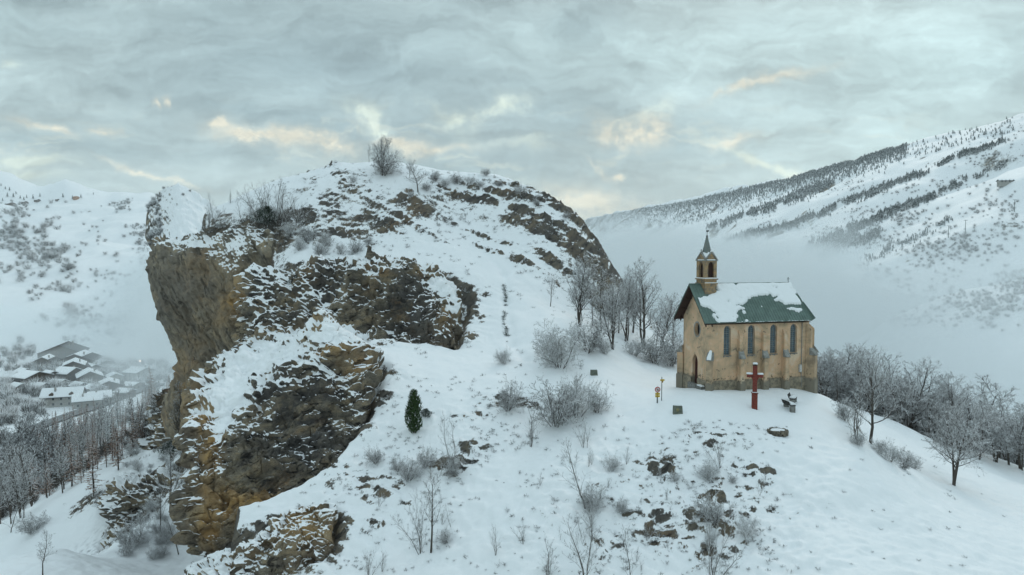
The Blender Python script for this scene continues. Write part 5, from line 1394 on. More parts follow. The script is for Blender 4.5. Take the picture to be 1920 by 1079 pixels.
place('big3', 1150, 657, 135, 'many stemmed bare tree in the middle of the copse left of the chapel', group=G1)
place('slim0', 1128, 622, 118, 'slim bare tree right behind the forked tree of the copse', group=G1, wscale=1.2)
place('slim2', 1172, 640, 140, 'slim leaning bare tree between the many stemmed and the tallest tree', group=G1, wscale=1.3)
place('big2', 1236, 668, 118, 'shorter bare tree between the tallest tree and the chapel roof', group=G1, wscale=1.1)
place('slim4', 1032, 575, 62, 'small thin bare tree left of the forked tree, against the rock slope', group=G1, wscale=1.2)
place('slim1', 1108, 560, 80, 'bare tree on the snow behind the forked tree', group=G1, wscale=1.3)
place('big1', 1187, 625, 110, 'low spreading bare tree at the back of the copse', group=G1)
place('slim3', 1262, 640, 92, 'bare tree half hidden behind the chapel gable', group=G1, wscale=1.4)
rnc = random.Random(12)
for i in range(15):
    x = rnc.uniform(1062, 1268); D = rnc.uniform(79, 92); p = at(x, 600, D); z = gz(p.x, D)
    if z < -6: continue
    py = 476+(CAMZ-z)/D*F; top_ = np.interp(x, [1060, 1150, 1210, 1270], [520, 515, 505, 590])
    hm = min(max(PXM(py-top_, D)*rnc.uniform(.75, 1.), 3.), 10)
    plant('slim%d' % rnc.randrange(5), (p.x, D, z), hm, 1.2, None, 'slim grey tree far back in the copse left of the chapel', 'tree', 'background trees of the copse')
G2 = 'frosted shrubs below the copse'
place('shrub1', 1050, 690, 84, 'large round frosted shrub at the left foot of the copse', 'shrub', group=G2, wscale=.95)
place('shrub0', 1103, 660, 66, 'brownish dense shrub between the large frosted shrub and the copse trunks', 'shrub', group=G2, wscale=1.1)
place('shrub1', 1028, 672, 56, 'smaller frosted shrub at the left side of the large round one', 'shrub', group=G2)
place('shrub3', 1190, 668, 34, 'low frosted shrub under the tallest copse tree', 'shrub', group=G2, wscale=1.2)
place('shrub2', 1226, 682, 56, 'grey shrub right of the tallest copse tree', 'shrub', group=G2, wscale=1.1)
place('shrub0', 1258, 686, 66, 'shrub touching the left wall of the chapel', 'shrub', group=G2)
place('shrub3', 1134, 664, 30, 'low snowy shrub at the foot of the many stemmed tree', 'shrub', group=G2)
G3 = 'thorn bushes on the slope before the plateau'
place('shrub0', 1046, 800, 92, 'tallest dark thorn bush on the slope left of the signs', 'shrub', group=G3)
place('shrub3', 1082, 782, 78, 'frosted thorn bush in the middle of the row left of the signs', 'shrub', group=G3, wscale=.9)
place('shrub2', 1118, 775, 58, 'rightmost thorn bush of the row left of the signs', 'shrub', group=G3, wscale=.9)
place('sap3', 1080, 755, 60, 'thin upright twigs rising behind the middle thorn bush', 'sapling', group=G3)
place('shrub3', 943, 682, 30, 'small low round shrub beside the footpath', 'shrub', wscale=1.1)
place('shrub2', 950, 772, 62, 'thin airy shrub among the low boulders left of the thorn bushes', 'shrub', wscale=.8)
place('sap1', 995, 842, 82, 'vase shaped bare sapling left below the thorn bushes', 'sapling', wscale=1.1)
place('sap0', 1098, 955, 135, 'slender bare sapling with a thin top in the middle of the lower slope', 'sapling', wscale=1.2)
place('shrub2', 1105, 960, 55, 'dark shrub around the foot of the slender sapling', 'shrub')
place('slim2', 808, 1038, 172, 'tallest bare sapling of the lower left slope with a dense fan of branches', 'tree', wscale=1.1)
place('sap3', 790, 1038, 110, 'broad fan of bare stems beside the tallest sapling', 'sapling', wscale=.9)
place('sap0', 845, 990, 46, 'very thin small sapling right of the tallest one', 'sapling')
place('sap2', 846, 885, 104, 'upright grey sapling rising from a dark bush at the left of the slope', 'sapling')
place('shrub0', 848, 892, 42, 'dark bush at the foot of the upright grey sapling', 'shrub')
place('sap3', 690, 1092, 66, 'bare stems at the bottom edge under the crag outcrop', 'sapling')
place('sap1', 1025, 1098, 95, 'forked bare sapling at the bottom edge, left of centre', 'sapling', wscale=1.1)
place('sap2', 1098, 1098, 150, 'ragged bare sapling at the bottom edge below the slender one', 'sapling', wscale=1.2)
place('sap0', 1182, 1100, 125, 'two thin straight stems at the bottom edge', 'sapling', wscale=.8)
place('sap3', 1335, 1112, 150, 'wide bare bush of curved stems at the bottom edge under the chapel', 'sapling', wscale=.8)
place('shrub2', 1340, 985, 62, 'grey frosted bush on the steep bank below the stone tablet', 'shrub')
place('shrub3', 1398, 1010, 46, 'snow laden bush right of the frosted bush on the bank', 'shrub')
place('sap1', 930, 1045, 62, 'small twisted sapling low on the slope left of centre', 'sapling')
place('shrub2', 765, 905, 46, 'small brown shrub on the slope right of the big crag', 'shrub')
place('shrub0', 745, 885, 30, 'tiny shrub left of the small brown shrub', 'shrub')
place('sap1', 1012, 915, 28, 'bent twig leaning out of the snow below the vase shaped sapling', 'sapling')
place('sap3', 1350, 880, 60, 'thin twigs over the boulders below the stone tablet', 'sapling')
place('shrub1', 1330, 905, 44, 'low frosted twigs above the bank boulders', 'shrub')
rnb = random.Random(55)
for i in range(34):
    x, y = rnb.uniform(640, 1480), rnb.uniform(860, 1085)
    if 860 < x < 1000 and y < 980: continue
    k_ = rnb.choice(['sap0', 'sap1', 'sap2', 'sap3', 'shrub0', 'shrub2', 'shrub3'])
    place(k_, x, y, rnb.uniform(16, 44), 'small leafless twigs sticking out of the snow of the lower slope', 'shrub', group='small twigs on the lower slope')
for i in range(12):
    x, y = rnb.uniform(1090, 1115), rnb.uniform(820, 1060)
    place('sap%d' % (i % 4), x, y, rnb.uniform(30, 62), 'thin bare stems in the vertical thicket line under the thorn bushes', 'sapling', group='stems under the thorn bushes')
place('jun0', 776, 812, 78, 'dark green columnar juniper alone on the snow right of the crags', 'juniper bush')
place('lowjun0', 798, 784, 15, 'low dark juniper cushion beside the columnar one', 'juniper bush')
place('lowjun1', 693, 722, 22, 'dark green juniper cushion at the right foot of the upper crag', 'juniper bush')
0 and place('jun1', 690, 660, 34, 'small pointed juniper on the right shoulder of the upper crag', 'juniper bush')
place('jun2', 527, 690, 30, 'olive juniper growing in the cleft left of the snow capped crag', 'juniper bush', wscale=1.1)
place('jun1', 338, 1066, 44, 'bright green juniper at the bottom left below the tall crag', 'juniper bush', D=50)
0 and place('jun2', 519, 520, 30, 'dark juniper at the edge of the overhang beside the snow shelf', 'juniper bush', wscale=1.3)
place('lowjun0', 500, 485, 30, 'dark juniper cushion on the cliff top above the cleft', 'juniper bush')
place('lowjun1', 310, 448, 24, 'green juniper cushion at the left tip of the cliff', 'juniper bush', D=104)
place('lowjun0', 560, 545, 22, 'juniper cushion on the craggy band below the shelf', 'juniper bush')
place('spruce0', 432, 382, 26, 'small dark spruce on the skyline left of the bush thicket', 'spruce')
G4 = 'bushes and small trees on the top of the knoll'
place('big3', 718, 329, 76, 'round dense bare tree on the summit of the knoll', group=G4, wscale=.9)
place('shrub2', 718, 329, 45, 'thick undergrowth round the foot of the summit tree', 'shrub', group=G4, wscale=1.2)
place('slim3', 692, 305, 34, 'thin bare tree on the skyline just left of the summit tree', group=G4)
place('broad0', 784, 362, 60, 'small bare tree with a clear trunk right below the summit tree', group=G4)
place('slim1', 768, 335, 34, 'thin sapling behind the small summit tree', 'sapling', group=G4)
place('shrub3', 663, 343, 14, 'tiny round shrub on the snow left of the summit tree', 'shrub', group=G4)
place('shrub0', 636, 300, 5, 'tiny dark shrub on the highest point of the skyline', 'shrub', group=G4)
for i, (x, y, h, l) in enumerate([(815,340,20,'first shrub right of the small summit tree'),(835,352,18,'low shrub in the belt right of the summit, second from the left'),(858,345,22,'rounded shrub in the middle of the skyline belt'),
        (880,345,16,'low shrub where the skyline belt thins'),(800,358,16,'shrub just below the first shrub of the belt'),(900,352,14,'short shrub near the right end of the belt'),(912,330,14,'shrub on the skyline at the right shoulder of the knoll'),
        (978,368,20,'shrub on the right skyline above the orange rocks'),(935,350,12,'small shrub under the right shoulder skyline'),(1005,385,12,'small shrub halfway down the right skyline'),(1060,410,12,'last small shrub before the skyline drops'),(770,370,12,'tiny shrub left of the small summit tree')]):
    place('shrub%d' % (i % 4), x, y, h, l, 'shrub', group=G4, wscale=1.3)
GB = 'thicket above the overhanging cliff'
thick = [(455,420,50),(470,425,60),(485,425,74),(500,425,84),(512,420,88),(525,425,80),(540,425,66),(555,428,55),(478,430,56),(520,432,60)]
for i, (x, y, h) in enumerate(thick):
    place('sap%d' % (i % 4), x, y, h, 'bare grey stems standing in the thicket above the overhanging cliff', 'sapling', group=GB, wscale=1.1)
for i, (x, y, h, l) in enumerate([(405,432,66,'dark upright sapling at the left of the cliff top'),(392,436,46,'thinner sapling left of the dark upright one'),(418,430,42,'twiggy sapling right of the dark upright one'),(372,440,30,'small faint sapling near the left of the cliff top')]):
    place('sap%d' % (i*3 % 4), x, y, h, l, 'sapling', group='saplings on the cliff top')
for i, (x, y, h, l) in enumerate([(575,455,34,'dark shrub right of the thicket'),(610,462,30,'grey shrub over the orange rocks'),(600,480,30,'shrub where the rocks meet the snow shelf'),(640,478,24,'low shrub on the shelf rim'),(668,475,26,'rightmost shrub on the shelf rim'),(560,470,26,'shrub above the cleft'),(690,460,18,'small shrub at the top of the shelf'),(545,445,30,'shrub in the right edge of the thicket')]):
    place('shrub%d' % (i % 4), x, y, h, l, 'shrub', group='shrubs over the snow shelf')
# right: the snowy wood below the chapel
place('big0', 1632, 832, 185, 'dark trunked bare tree with snowy spreading crown, nearest of the right wood', wscale=.95)
place('broad2', 1788, 910, 165, 'lone small tree with snow laden crown standing forward on the lower right slope', wscale=.9)
place('sap1', 1605, 822, 110, 'leaning bare stems left of the dark trunked tree', 'sapling', wscale=1.3)
for i, (x, y, h, l) in enumerate([(1562,748,36,'frosted shrub right of the chapel corner'),(1585,790,44,'frosted shrub on the bank above the dark trunked tree'),(1668,866,36,'reddish shrub at the foot of the dark trunked tree'),(1695,880,40,'rightmost low shrub on the bank'),
        (1650,850,30,'shrub between the dark tree and the reddish shrub'),(1610,835,30,'small shrub left of the dark trunk'),(1545,742,18,'tiny shrub close to the chapel corner'),(1715,880,24,'thin tuft at the end of the bank')]):
    place('shrub%d' % ((i+1) % 4), x, y, h, l, 'shrub', group='shrubs on the bank right of the chapel')
GW = 'trees of the snowy wood right of the chapel'
rn = random.Random(9); cnt = 0
for i in range(400):
    x = rn.uniform(1530, 1935); D = rn.uniform(74, 106)
    p = at(x, 600, D); z = gz(p.x, D); p = Vector((p.x, D, z))
    py = 476+(CAMZ-z)/D*F
    topy = np.interp(x, [1530, 1600, 1650, 1750, 1850, 1930], [655, 650, 660, 690, 725, 770])
    lowb = np.interp(x, [1530, 1600, 1700, 1760, 1850, 1940], [735, 765, 800, 830, 872, 900])
    if py > lowb and D < 84: continue
    hh = (py-topy)*rn.uniform(.72, 1.05)
    hm = PXM(hh, D)
    if hm < 2.5: continue
    hm = min(hm, 15)
    zn = 'near the chapel' if x < 1640 else ('between the two front trees' if x < 1780 else 'at the right edge')
    zn2 = 'back row' if D > 90 else 'front row'; sz = 'tall' if hm > 9 else 'short'
    plant(rn.choice(['slim0', 'slim1', 'slim2', 'slim3', 'slim4', 'broad0', 'broad1', 'broad2', 'big0', 'big2']), p, hm, rn.uniform(1.0, 1.35), None, sz+' frosted tree, '+zn2+' of the right wood, '+zn, 'tree', GW+', '+zn2+' '+zn+' '+sz)
    cnt += 1
    if cnt >= 95: break
for i in range(22):
    x = rn.uniform(1540, 1920); D = rn.uniform(80, 100); p = at(x, 600, D); z = gz(p.x, D); py = 476+(CAMZ-z)/D*F
    if py > np.interp(x, [1530, 1700, 1940], [735, 795, 895]): continue
    plant('shrub%d' % rn.randrange(4), (p.x, D, z), rn.uniform(1.2, 2.4), 1.2, None, 'snowy undergrowth shrub in the wood right of the chapel', 'shrub', 'undergrowth of the snowy wood')
# left: larches and bare trees of the gully
G5 = 'larch and bare wood on the valley side, lower left'
rn = random.Random(21); cnt = 0
def any_hit(px, py): return val_hit(px, py, 30, 700)
for i in range(2600):
    x = rn.uniform(-10, 345); y = rn.uniform(735, 1010)
    up_ = 866-.36*x; lo_ = 1000-.62*x
    if x > 230: lo_ = 850-(x-230)*.2
    if y < up_ or y > lo_: continue
    if y > lo_-45 and rn.random() < .55: continue
    p = any_hit(x, y)
    if p is None or p.y > 420: continue
    hp_ = np.interp(y, [760, 860, 960], [46, 62, 95])*rn.uniform(.7, 1.2)
    kind_ = rn.random()
    red = x > 60 and kind_ < .52
    key = 'larch%d' % rn.randrange(4) if red else ('fslim%d' % rn.randrange(4) if kind_ < .88 else 'spruce%d' % rn.randrange(3))
    lab = {'l': 'reddish bare larch in the wood on the valley side', 's': 'grey leafless tree in the wood on the valley side'}['l' if red else 's']
    if key[:3] == 'spr': lab = 'dark green spruce in the wood on the valley side'
    zn = (' at the left' if x < 90 else (' below the village' if x < 200 else ' under the cliff'))+(', rows by the road' if y < up_+45 else ', rows by the snow')
    plant(key, p, PXM(hp_, p.y), rn.uniform(.9, 1.3), None, lab.replace(' in the wood on the valley side', ' in the valley side wood')+zn, 'tree', zn[1:]+' '+{'l': 'larches of the valley side wood', 's': 'grey trees of the valley side wood'}['l' if red else 's'] if key[:3] != 'spr' else 'spruces of the valley side wood')
    cnt += 1
    if cnt >= 340: break
for i, (k_, x, y, h, l) in enumerate([('larch1',176,928,118,'tall larch with a clear brown trunk at the edge of the snow slope'),('larch0',135,912,100,'larch with snowy lower branches beside the tall clear one'),('larch2',222,880,90,'larch on the little snow knob in the gully'),
        ('larch3',250,850,80,'larch right of the little snow knob'),('slim3',80,1082,100,'bare tree in the snow slope at the bottom left corner'),('sap0',20,1000,80,'thin bare trunk at the left edge'),('slim1',335,1040,86,'small bare tree left of the tall crag foot'),
        ('slim0',345,985,120,'thin branching tree against the left face of the tall crag'),('slim4',318,960,130,'feathery bare tree in the gully left of the tall crag'),('slim2',300,1000,100,'bare tree above the gully boulders'),
        ('larch2',285,780,96,'tallest larch standing against the fog under the overhang'),('larch0',320,790,90,'snowy larch close under the overhanging cliff'),('spruce1',300,800,70,'dark spruce below the overhanging cliff'),('larch1',365,740,60,'larch on the ledge at the foot of the overhang'),
        ('spruce2',262,815,70,'dark spruce on the gully edge'),('shrub0',60,1000,40,'low brown shrub beside the snow slope'),('shrub2',240,1030,60,'twiggy shrub over the gully boulders'),('shrub0',200,950,40,'shrub left of the gully crag')]):
    place(k_, x, y, h, l, 'shrub' if k_[:3] == 'shr' else 'tree', hit=any_hit, wscale=1.1)
rn = random.Random(4)
for i in range(46):
    x, y = rn.uniform(225, 360), rn.uniform(830, 1050)
    p = any_hit(x, y)
    if p is None: continue
    plant('shrub%d' % rn.randrange(4), p, rn.uniform(.7, 1.7), 1.1, None, 'twiggy snow caught shrub in the gully left of the tall crag', 'shrub', 'shrubs in the gully')
# undergrowth of that wood
# scrub pushing through the snow: uncountable
def tuft(seed, n=13, h=.38, spread=.9):
    rn = random.Random(seed); out = []
    for j in range(n):
        d = Vector((rn.gauss(0, spread), rn.gauss(0, spread), 1)).normalized(); p = Vector((rn.gauss(0, .10), rn.gauss(0, .10), -.08)); L = h*rn.uniform(.5, 1.2)
        q = p+d*L; out.append((*p, *q, .016, .009))
        for m_ in range(2):
            e = (d+rvec(rn, .6)).normalized(); s_ = p.lerp(q, rn.uniform(.3, .9)); out.append((*s_, *(s_+e*L*.5), .010, .006))
    return np.array(out)
TF = [tuft(i, 13) for i in range(8)]
def scatter(name, pts, mat, label, n=3, hmul=1.):
    allv = []
    rn = random.Random(3)
    for (p, s) in pts:
        t = TF[rn.randrange(8)].copy(); a = rn.uniform(0, 6.28); c_, s__ = math.cos(a), math.sin(a)
        for o_ in (0, 3):
            x, y = t[:, o_].copy(), t[:, o_+1].copy(); t[:, o_], t[:, o_+1] = (x*c_-y*s__)*s, (x*s__+y*c_)*s; t[:, o_+2] *= s*hmul
            t[:, o_:o_+3] += np.array(p)
        t[:, 6:] *= s**.5; allv.append(t)
    me = segs_mesh(name, np.concatenate(allv), n); o = link(name, me, mat); tag(o, label, None, None, 'stuff'); return o
rn = random.Random(8); pts, pts2 = [], []
def dens(x, y):
    n_ = float(fbm(np.array(x/45.), np.array(y/30.), .5, 5))
    d = .03+1.6*max(0, n_-.06)
    if 1160 < x < 1470 and 790 < y < 1079: d += .5*max(0, n_+.35)
    if 880 < x < 1010 and 690 < y < 850: d += .35
    if 560 < x < 860 and 640 < y < 1079: d += .35*max(0, n_+.3)
    if y < 560 and x < 1150: d += .55*max(0, n_+.35)
    if y < 360: d *= .6
    if abs(x-np.interp(y, [500, 560, 600, 640], [925, 947, 951, 955])) < 5 and 530 < y < 625: d = .9
    if 1150 < x < 1560 and 660 < y < 790: d *= .02
    if x > 1480 and y > 780: d *= .28
    if 880 < x < 1010 and 500 < y < 690: d *= .35
    return d
for i in range(15000):
    x, y = rn.uniform(330, 1900), rn.uniform(300, 1079)
    if rn.random() > dens(x, y): continue
    p = ground_hit(x, y)
    if p is None or p.y > 135: continue
    s = rn.uniform(.25, .8)*(1+max(0, (p.y-60))/60)*(1. if p.y > 52 else .75)
    (pts if rn.random() < .8 else pts2).append((p, s))
for i in range(90):        # withered grass along the edge of the footpath
    y = rn.uniform(535, 632); x = np.interp(y, [535, 560, 600, 632], [944, 948, 944, 951])+rn.gauss(0, 1.3)
    if 575 < y < 585: continue
    p = ground_hit(x, y)
    if p is not None: pts2.append((p, rn.uniform(.5, .9)))
scatter('dry_scrub', pts, M['twig'], 'dry grass tufts and dwarf scrub poking through the snow of the hill')
scatter('dwarf_juniper_scrub', pts2, M['needle'], 'dark creeping juniper scrub on the snowy hill', hmul=.7)
# ------------------------------------------------------------------ far trees: the largest as objects, the rest as one wood
def far_conifer(seed):
    rn = random.Random(seed); V, F_ = [], []
    h = 1.; tiers = 6
    for t in range(tiers):
        z0, z1 = .10+t*.145, .10+t*.145+.30*(1-t*.08); r = .20*(1-t/tiers)**.8+.02; n = 7; b = len(V)
        off = rn.uniform(0, 1)
        for k in range(n):
            a = 2*math.pi*(k+off)/n; rr = r*rn.uniform(.6, 1.2); V.append((rr*math.cos(a), rr*math.sin(a), z0+rn.uniform(-.03, .03)))
        V.append((0, 0, min(z1, 1.0)))
        F_ += [(b+k, b+(k+1) % n, b+n) for k in range(n)]
    b = len(V); V += [(.02, 0, -.1), (-.01, .017, -.1), (-.01, -.017, -.1), (0, 0, .5)]; F_ += [(b, b+1, b+3), (b+1, b+2, b+3), (b+2, b, b+3)]
    return np.array(V), np.array(F_)
def far_bush(seed, n=70):
    """a leafless crown: a haze of short twigs, unit height"""
    rn = random.Random(seed); V, F_ = [], []
    for k in range(n):
        a, t = rn.uniform(0, 6.28), rn.random()
        d = Vector((math.cos(a)*rn.uniform(.1, .9), math.sin(a)*rn.uniform(.1, .9), rn.uniform(.5, 1.3))).normalized()
        p = Vector((math.cos(a)*.30*rn.random(), math.sin(a)*.30*rn.random(), t*.45)); L = rn.uniform(.3, .6); q = p+d*L
        if q.z > 1.05: q.z = 1.05
        w_ = .016; s_ = Vector((-math.sin(a), math.cos(a), 0))*w_; u_ = d.cross(s_).normalized()*w_
        b = len(V); V += [tuple(p-s_), tuple(p+s_), tuple(p+u_), tuple(q)]; F_ += [(b, b+1, b+3), (b+1, b+2, b+3), (b+2, b, b+3)]
    b = len(V); V += [(.03, 0, -.1), (-.015, .026, -.1), (-.015, -.026, -.1), (0, 0, .7)]; F_ += [(b, b+1, b+3), (b+1, b+2, b+3), (b+2, b, b+3)]
    return np.array(V), np.array(F_)
FC = [far_conifer(i) for i in range(6)]; FB = [far_bush(i) for i in range(6)]
def far_plants(kind, items, nmax, name, label, cat, group, stuff_name, stuff_label, mat, zone=None):
    """items: (point, height, width factor)"""
    PR_ = FC if kind == 'c' else FB
    items = sorted(items, key=lambda t: -t[1]/max(t[0].y, 1))
    mes = [mesh_np(name, v, f, kind == 'b') for v, f in PR_]
    for me in mes: me.materials.append(mat)
    rn = random.Random(1)
    for p, h, wd in items[:nmax]:
        zn = zone(p) if zone else ''
        o = link(name, mes[rn.randrange(6)], None, None, p, (0, 0, rn.uniform(0, 6.28)), (h*wd, h*wd, h)); tag(o, label+zn, cat, group+zn)
    rest = items[nmax:]
    if rest:
        Vs, Fs, b = [], [], 0
        for p, h, wd in rest:
            v, f = PR_[rn.randrange(6)]; a = rn.uniform(0, 6.28); c_, s_ = math.cos(a), math.sin(a)
            x, y = v[:, 0]*c_-v[:, 1]*s_, v[:, 0]*s_+v[:, 1]*c_
            Vs.append(np.stack([x*h*wd+p.x, y*h*wd+p.y, v[:, 2]*h+p.z], 1)); Fs.append(f+b); b += len(v)
        o = link(stuff_name, mesh_np(stuff_name, np.concatenate(Vs), np.concatenate(Fs), kind == 'b'), mat); tag(o, stuff_label, None, None, 'stuff')
rn = random.Random(31)
def zone_m(p):
    x = 960+F*p.x/p.y; y = 476-F*(p.z-CAMZ)/p.y
    return (', behind the belfry side' if x < 1500 else (', middle of the slope' if x < 1720 else ', by the right edge'))+(' near the crest' if y < 330 else (' on the upper slope' if y < 420 else ' just above the fog'))
def zone_h(p):
    x = 960+F*p.x/p.y; y = 476-F*(p.z-CAMZ)/p.y
    return (', left' if x < 90 else (', middle' if x < 180 else ', beside the cliff'))+(' below the hamlet' if y < 450 else (' at half height' if y < 560 else ' just above the roofs'))
def zone_v(p):
    x = 960+F*p.x/p.y; y = 476-F*(p.z-CAMZ)/p.y
    return (', left edge' if x < 50 else (', village centre' if x < 180 else ', right end by the cliff'))+(' above the houses' if y < 700 else ' toward the road')
def hit_many(P, dmin, dmax, n=900):
    """many pixels at once against the valley terrain"""
    P = np.asarray(P, float); out = []
    Ds = np.geomspace(dmin, dmax, n)
    for a in range(0, len(P), 400):
        q = P[a:a+400]; G_ = np.stack([np.repeat(q[:, 0:1], n, 1), np.repeat(q[:, 1:2], n, 1), np.broadcast_to(Ds, (len(q), n))], -1)
        W = at_many(G_); h = bil(vxs, vys, VH, W[..., 0], W[..., 1])
        m_ = (W[..., 2] < h) & ~((W[..., 0] > -165) & (W[..., 0] < 120) & (W[..., 1] < 290))
        i = np.argmax(m_, 1)
        for k in range(len(q)):
            if m_[k, i[k]]: out.append(Vector((W[k, i[k], 0], W[k, i[k], 1], h[k, i[k]])))
            else: out.append(None)
    return out
def along(poly, n, wdt):
    """random pixels scattered about a polyline, wdt = half width in pixels (start, end)"""
    L_ = []; seg = [math.hypot(poly[i+1][0]-poly[i][0], poly[i+1][1]-poly[i][1]) for i in range(len(poly)-1)]; T = sum(seg)
    for _ in range(n):
        t = rn.random()*T; i = 0
        while t > seg[i] and i < len(seg)-1: t -= seg[i]; i += 1
        f = min(t/seg[i], 1); w_ = wdt[0]+(wdt[1]-wdt[0])*((sum(seg[:i])+t)/T)
        x_ = poly[i][0]+(poly[i+1][0]-poly[i][0])*f+rn.gauss(0, 4); y_ = poly[i][1]+(poly[i+1][1]-poly[i][1])*f+rn.gauss(0, .45)*w_
        if float(fbm(np.array(x_/22.), np.array(y_/12.), 2.2, 3)) < -.22: continue
        L_.append((x_, y_+8*float(fbm(np.array(x_/60.), 1.5, .2, 2))))
    return L_
px_ = []
def crestline(x): return np.interp(x, [1095, 1200, 1300, 1400, 1500, 1600, 1700, 1800, 1920], [412, 391, 375, 352, 328, 300, 268, 240, 212])
for _ in range(7500):
    x = rn.uniform(1096, 1700); y = crestline(x)+abs(rn.gauss(0, 1))*rn.choice((.5, 1., 1.4))*np.interp(x, [1100, 1300, 1500, 1660], [14, 12, 12, 9])+2
    px_.append((x, y))
for _ in range(260): x = rn.uniform(1600, 1900); px_.append((x, crestline(x)+rn.uniform(4, 34)))
for poly, n, wd in (([(1330,428),(1440,392),(1560,345)], 1900, (7, 13)), ([(1395,448),(1480,425),(1560,395),(1640,362),(1760,312),(1880,262)], 3000, (9, 3)),
                    ([(1360,452),(1430,440),(1520,410)], 240, (8, 4)), ([(1515,468),(1590,438),(1660,405),(1760,365),(1800,350)], 2300, (14, 3)),
                    ([(1540,480),(1600,455),(1650,440)], 1300, (16, 12)), ([(1780,350),(1850,325),(1890,306)], 160, (4, 3)), ([(1620,490),(1700,455),(1780,415)], 260, (12, 4)),
                    ([(1110,430),(1250,405),(1330,400)], 200, (14, 10)), ([(1230,430),(1330,405)], 120, (10, 8))):
    px_ += along(poly, n, wd)
con = [(p, min(rn.uniform(5, 11)*rn.uniform(.8, 1.1), 6.5*p.y/F*rn.uniform(.5, 1.1)), rn.uniform(1., 1.6)) for p in hit_many(px_, 300, 8000) if p is not None]
far_plants('c', con, 300, 'distant_conifer', 'dark conifer of the right mountain', 'conifer', 'conifers on the right mountain', 'mountain_conifer_wood', 'dark belts of conifers on the right mountain', M['farconifer'], zone_m)
bp = []
for cx, cy, rx, ry, n in ((1740,470,55,30,90),(1830,460,60,30,90),(1860,390,50,20,50),(1700,410,30,18,60),(1620,400,60,14,50),(1560,440,40,14,60),(1650,450,40,20,60),(1500,300,0,0,0),(1720,350,120,16,90),(1840,300,80,20,70),
                          (1760,560,70,40,70),(1850,575,70,26,200),(1905,535,36,24,130),(1700,600,60,20,30),(1660,520,60,25,50),(1450,415,40,10,30),(1600,350,50,20,50),(1880,250,50,30,60),(1800,420,110,60,90),(1250,420,60,14,30)):
    for _ in range(n): bp.append((cx+rn.gauss(0, .6)*rx, cy+rn.gauss(0, .6)*ry))
bus = [(p, min(rn.uniform(2, 6), 9*p.y/F), rn.uniform(.9, 1.5)) for p in hit_many(bp, 300, 8000) if p is not None]
far_plants('b', bus, 300, 'distant_bare_tree', 'leafless tree on the right mountain', 'tree', 'bare trees on the right mountain', 'mountain_scrub', 'thin leafless scrub high on the right mountain', M['farwood'], zone_m)
bp = []
for cx, cy, rx, ry, n in ((30,400,30,12,40),(25,440,30,18,60),(60,470,40,12,40),(85,485,50,14,50),(90,420,14,12,12),(75,445,12,10,8),(100,478,20,12,14),(120,470,12,8,6),(125,505,12,6,5),(145,478,8,4,3),(160,460,8,3,3),(190,455,8,3,3),(205,485,10,6,3),
                          (240,380,16,6,16),(228,392,14,6,14),(262,440,14,20,30),(250,425,8,8,8),(265,470,14,20,24),(275,500,12,14,14),(230,385,30,6,10),(120,545,30,10,16),(60,555,20,8,8),(100,605,30,8,12),(150,590,26,14,24),(165,610,30,8,24),
                          (205,560,30,20,14),(225,600,30,16,30),(240,530,20,20,16),(150,520,60,30,20),(200,520,40,12,16),(60,520,40,20,10),(15,505,16,6,8),(130,440,110,60,30),(140,640,20,6,8),(220,625,36,10,30),(190,600,20,10,16)):
    for _ in range(n): bp.append((cx+rn.gauss(0, .6)*rx, cy+rn.gauss(0, .6)*ry))
bus = [(p, rn.uniform(3., 8.5)*(p.y/1000)**.5*(1.7 if p.x/p.y < -.63 else 1.), rn.uniform(.9, 1.5)) for p in hit_many(bp, 400, 4000) if p is not None]
far_plants('b', bus, 300, 'hillside_bush', 'grey leafless bush on the slope', 'bush', 'bushes on the slope above the village', 'hillside_scrub', 'thin leafless scrub on the slope above the village', M['farwood'], zone_h)
tp = [(x, y) for x, y in [(5,380),(14,372),(25,372),(38,374),(50,372),(62,374),(75,370),(118,372),(136,374),(152,373),(175,366),(45,378),(30,366),(10,356),(18,360),(2,350)]]
con = [(p, rn.uniform(13, 22), 1.) for p in hit_many(tp, 400, 6000) if p is not None]
far_plants('c', con, 300, 'hamlet_conifer', 'dark conifer beside the high hamlet on the left', 'conifer', 'conifers round the high hamlet', 'x', 'x', M['farconifer'])
bp = []
for _ in range(1100):
    x = rn.uniform(-10, 340); y = rn.uniform(740, 1000)
    if 858-.36*x < y < (985-.62*x if x < 230 else 845-(x-230)*.2): bp.append((x, y))
def hit_hill(L_): return [any_hit(x, y) for x, y in L_]
bus = [(p, rn.uniform(1.5, 4.2), rn.uniform(.8, 1.2)) for p in hit_hill(bp) if p is not None and p.y < 420]
far_plants('b', bus, 0, 'x', 'x', 'x', 'x', 'wood_undergrowth', 'brown undergrowth and saplings filling the wood on the valley side', plain('brown_brushwood', (.10,.085,.07), .9, c2=(.06,.055,.05), sc_=.3))
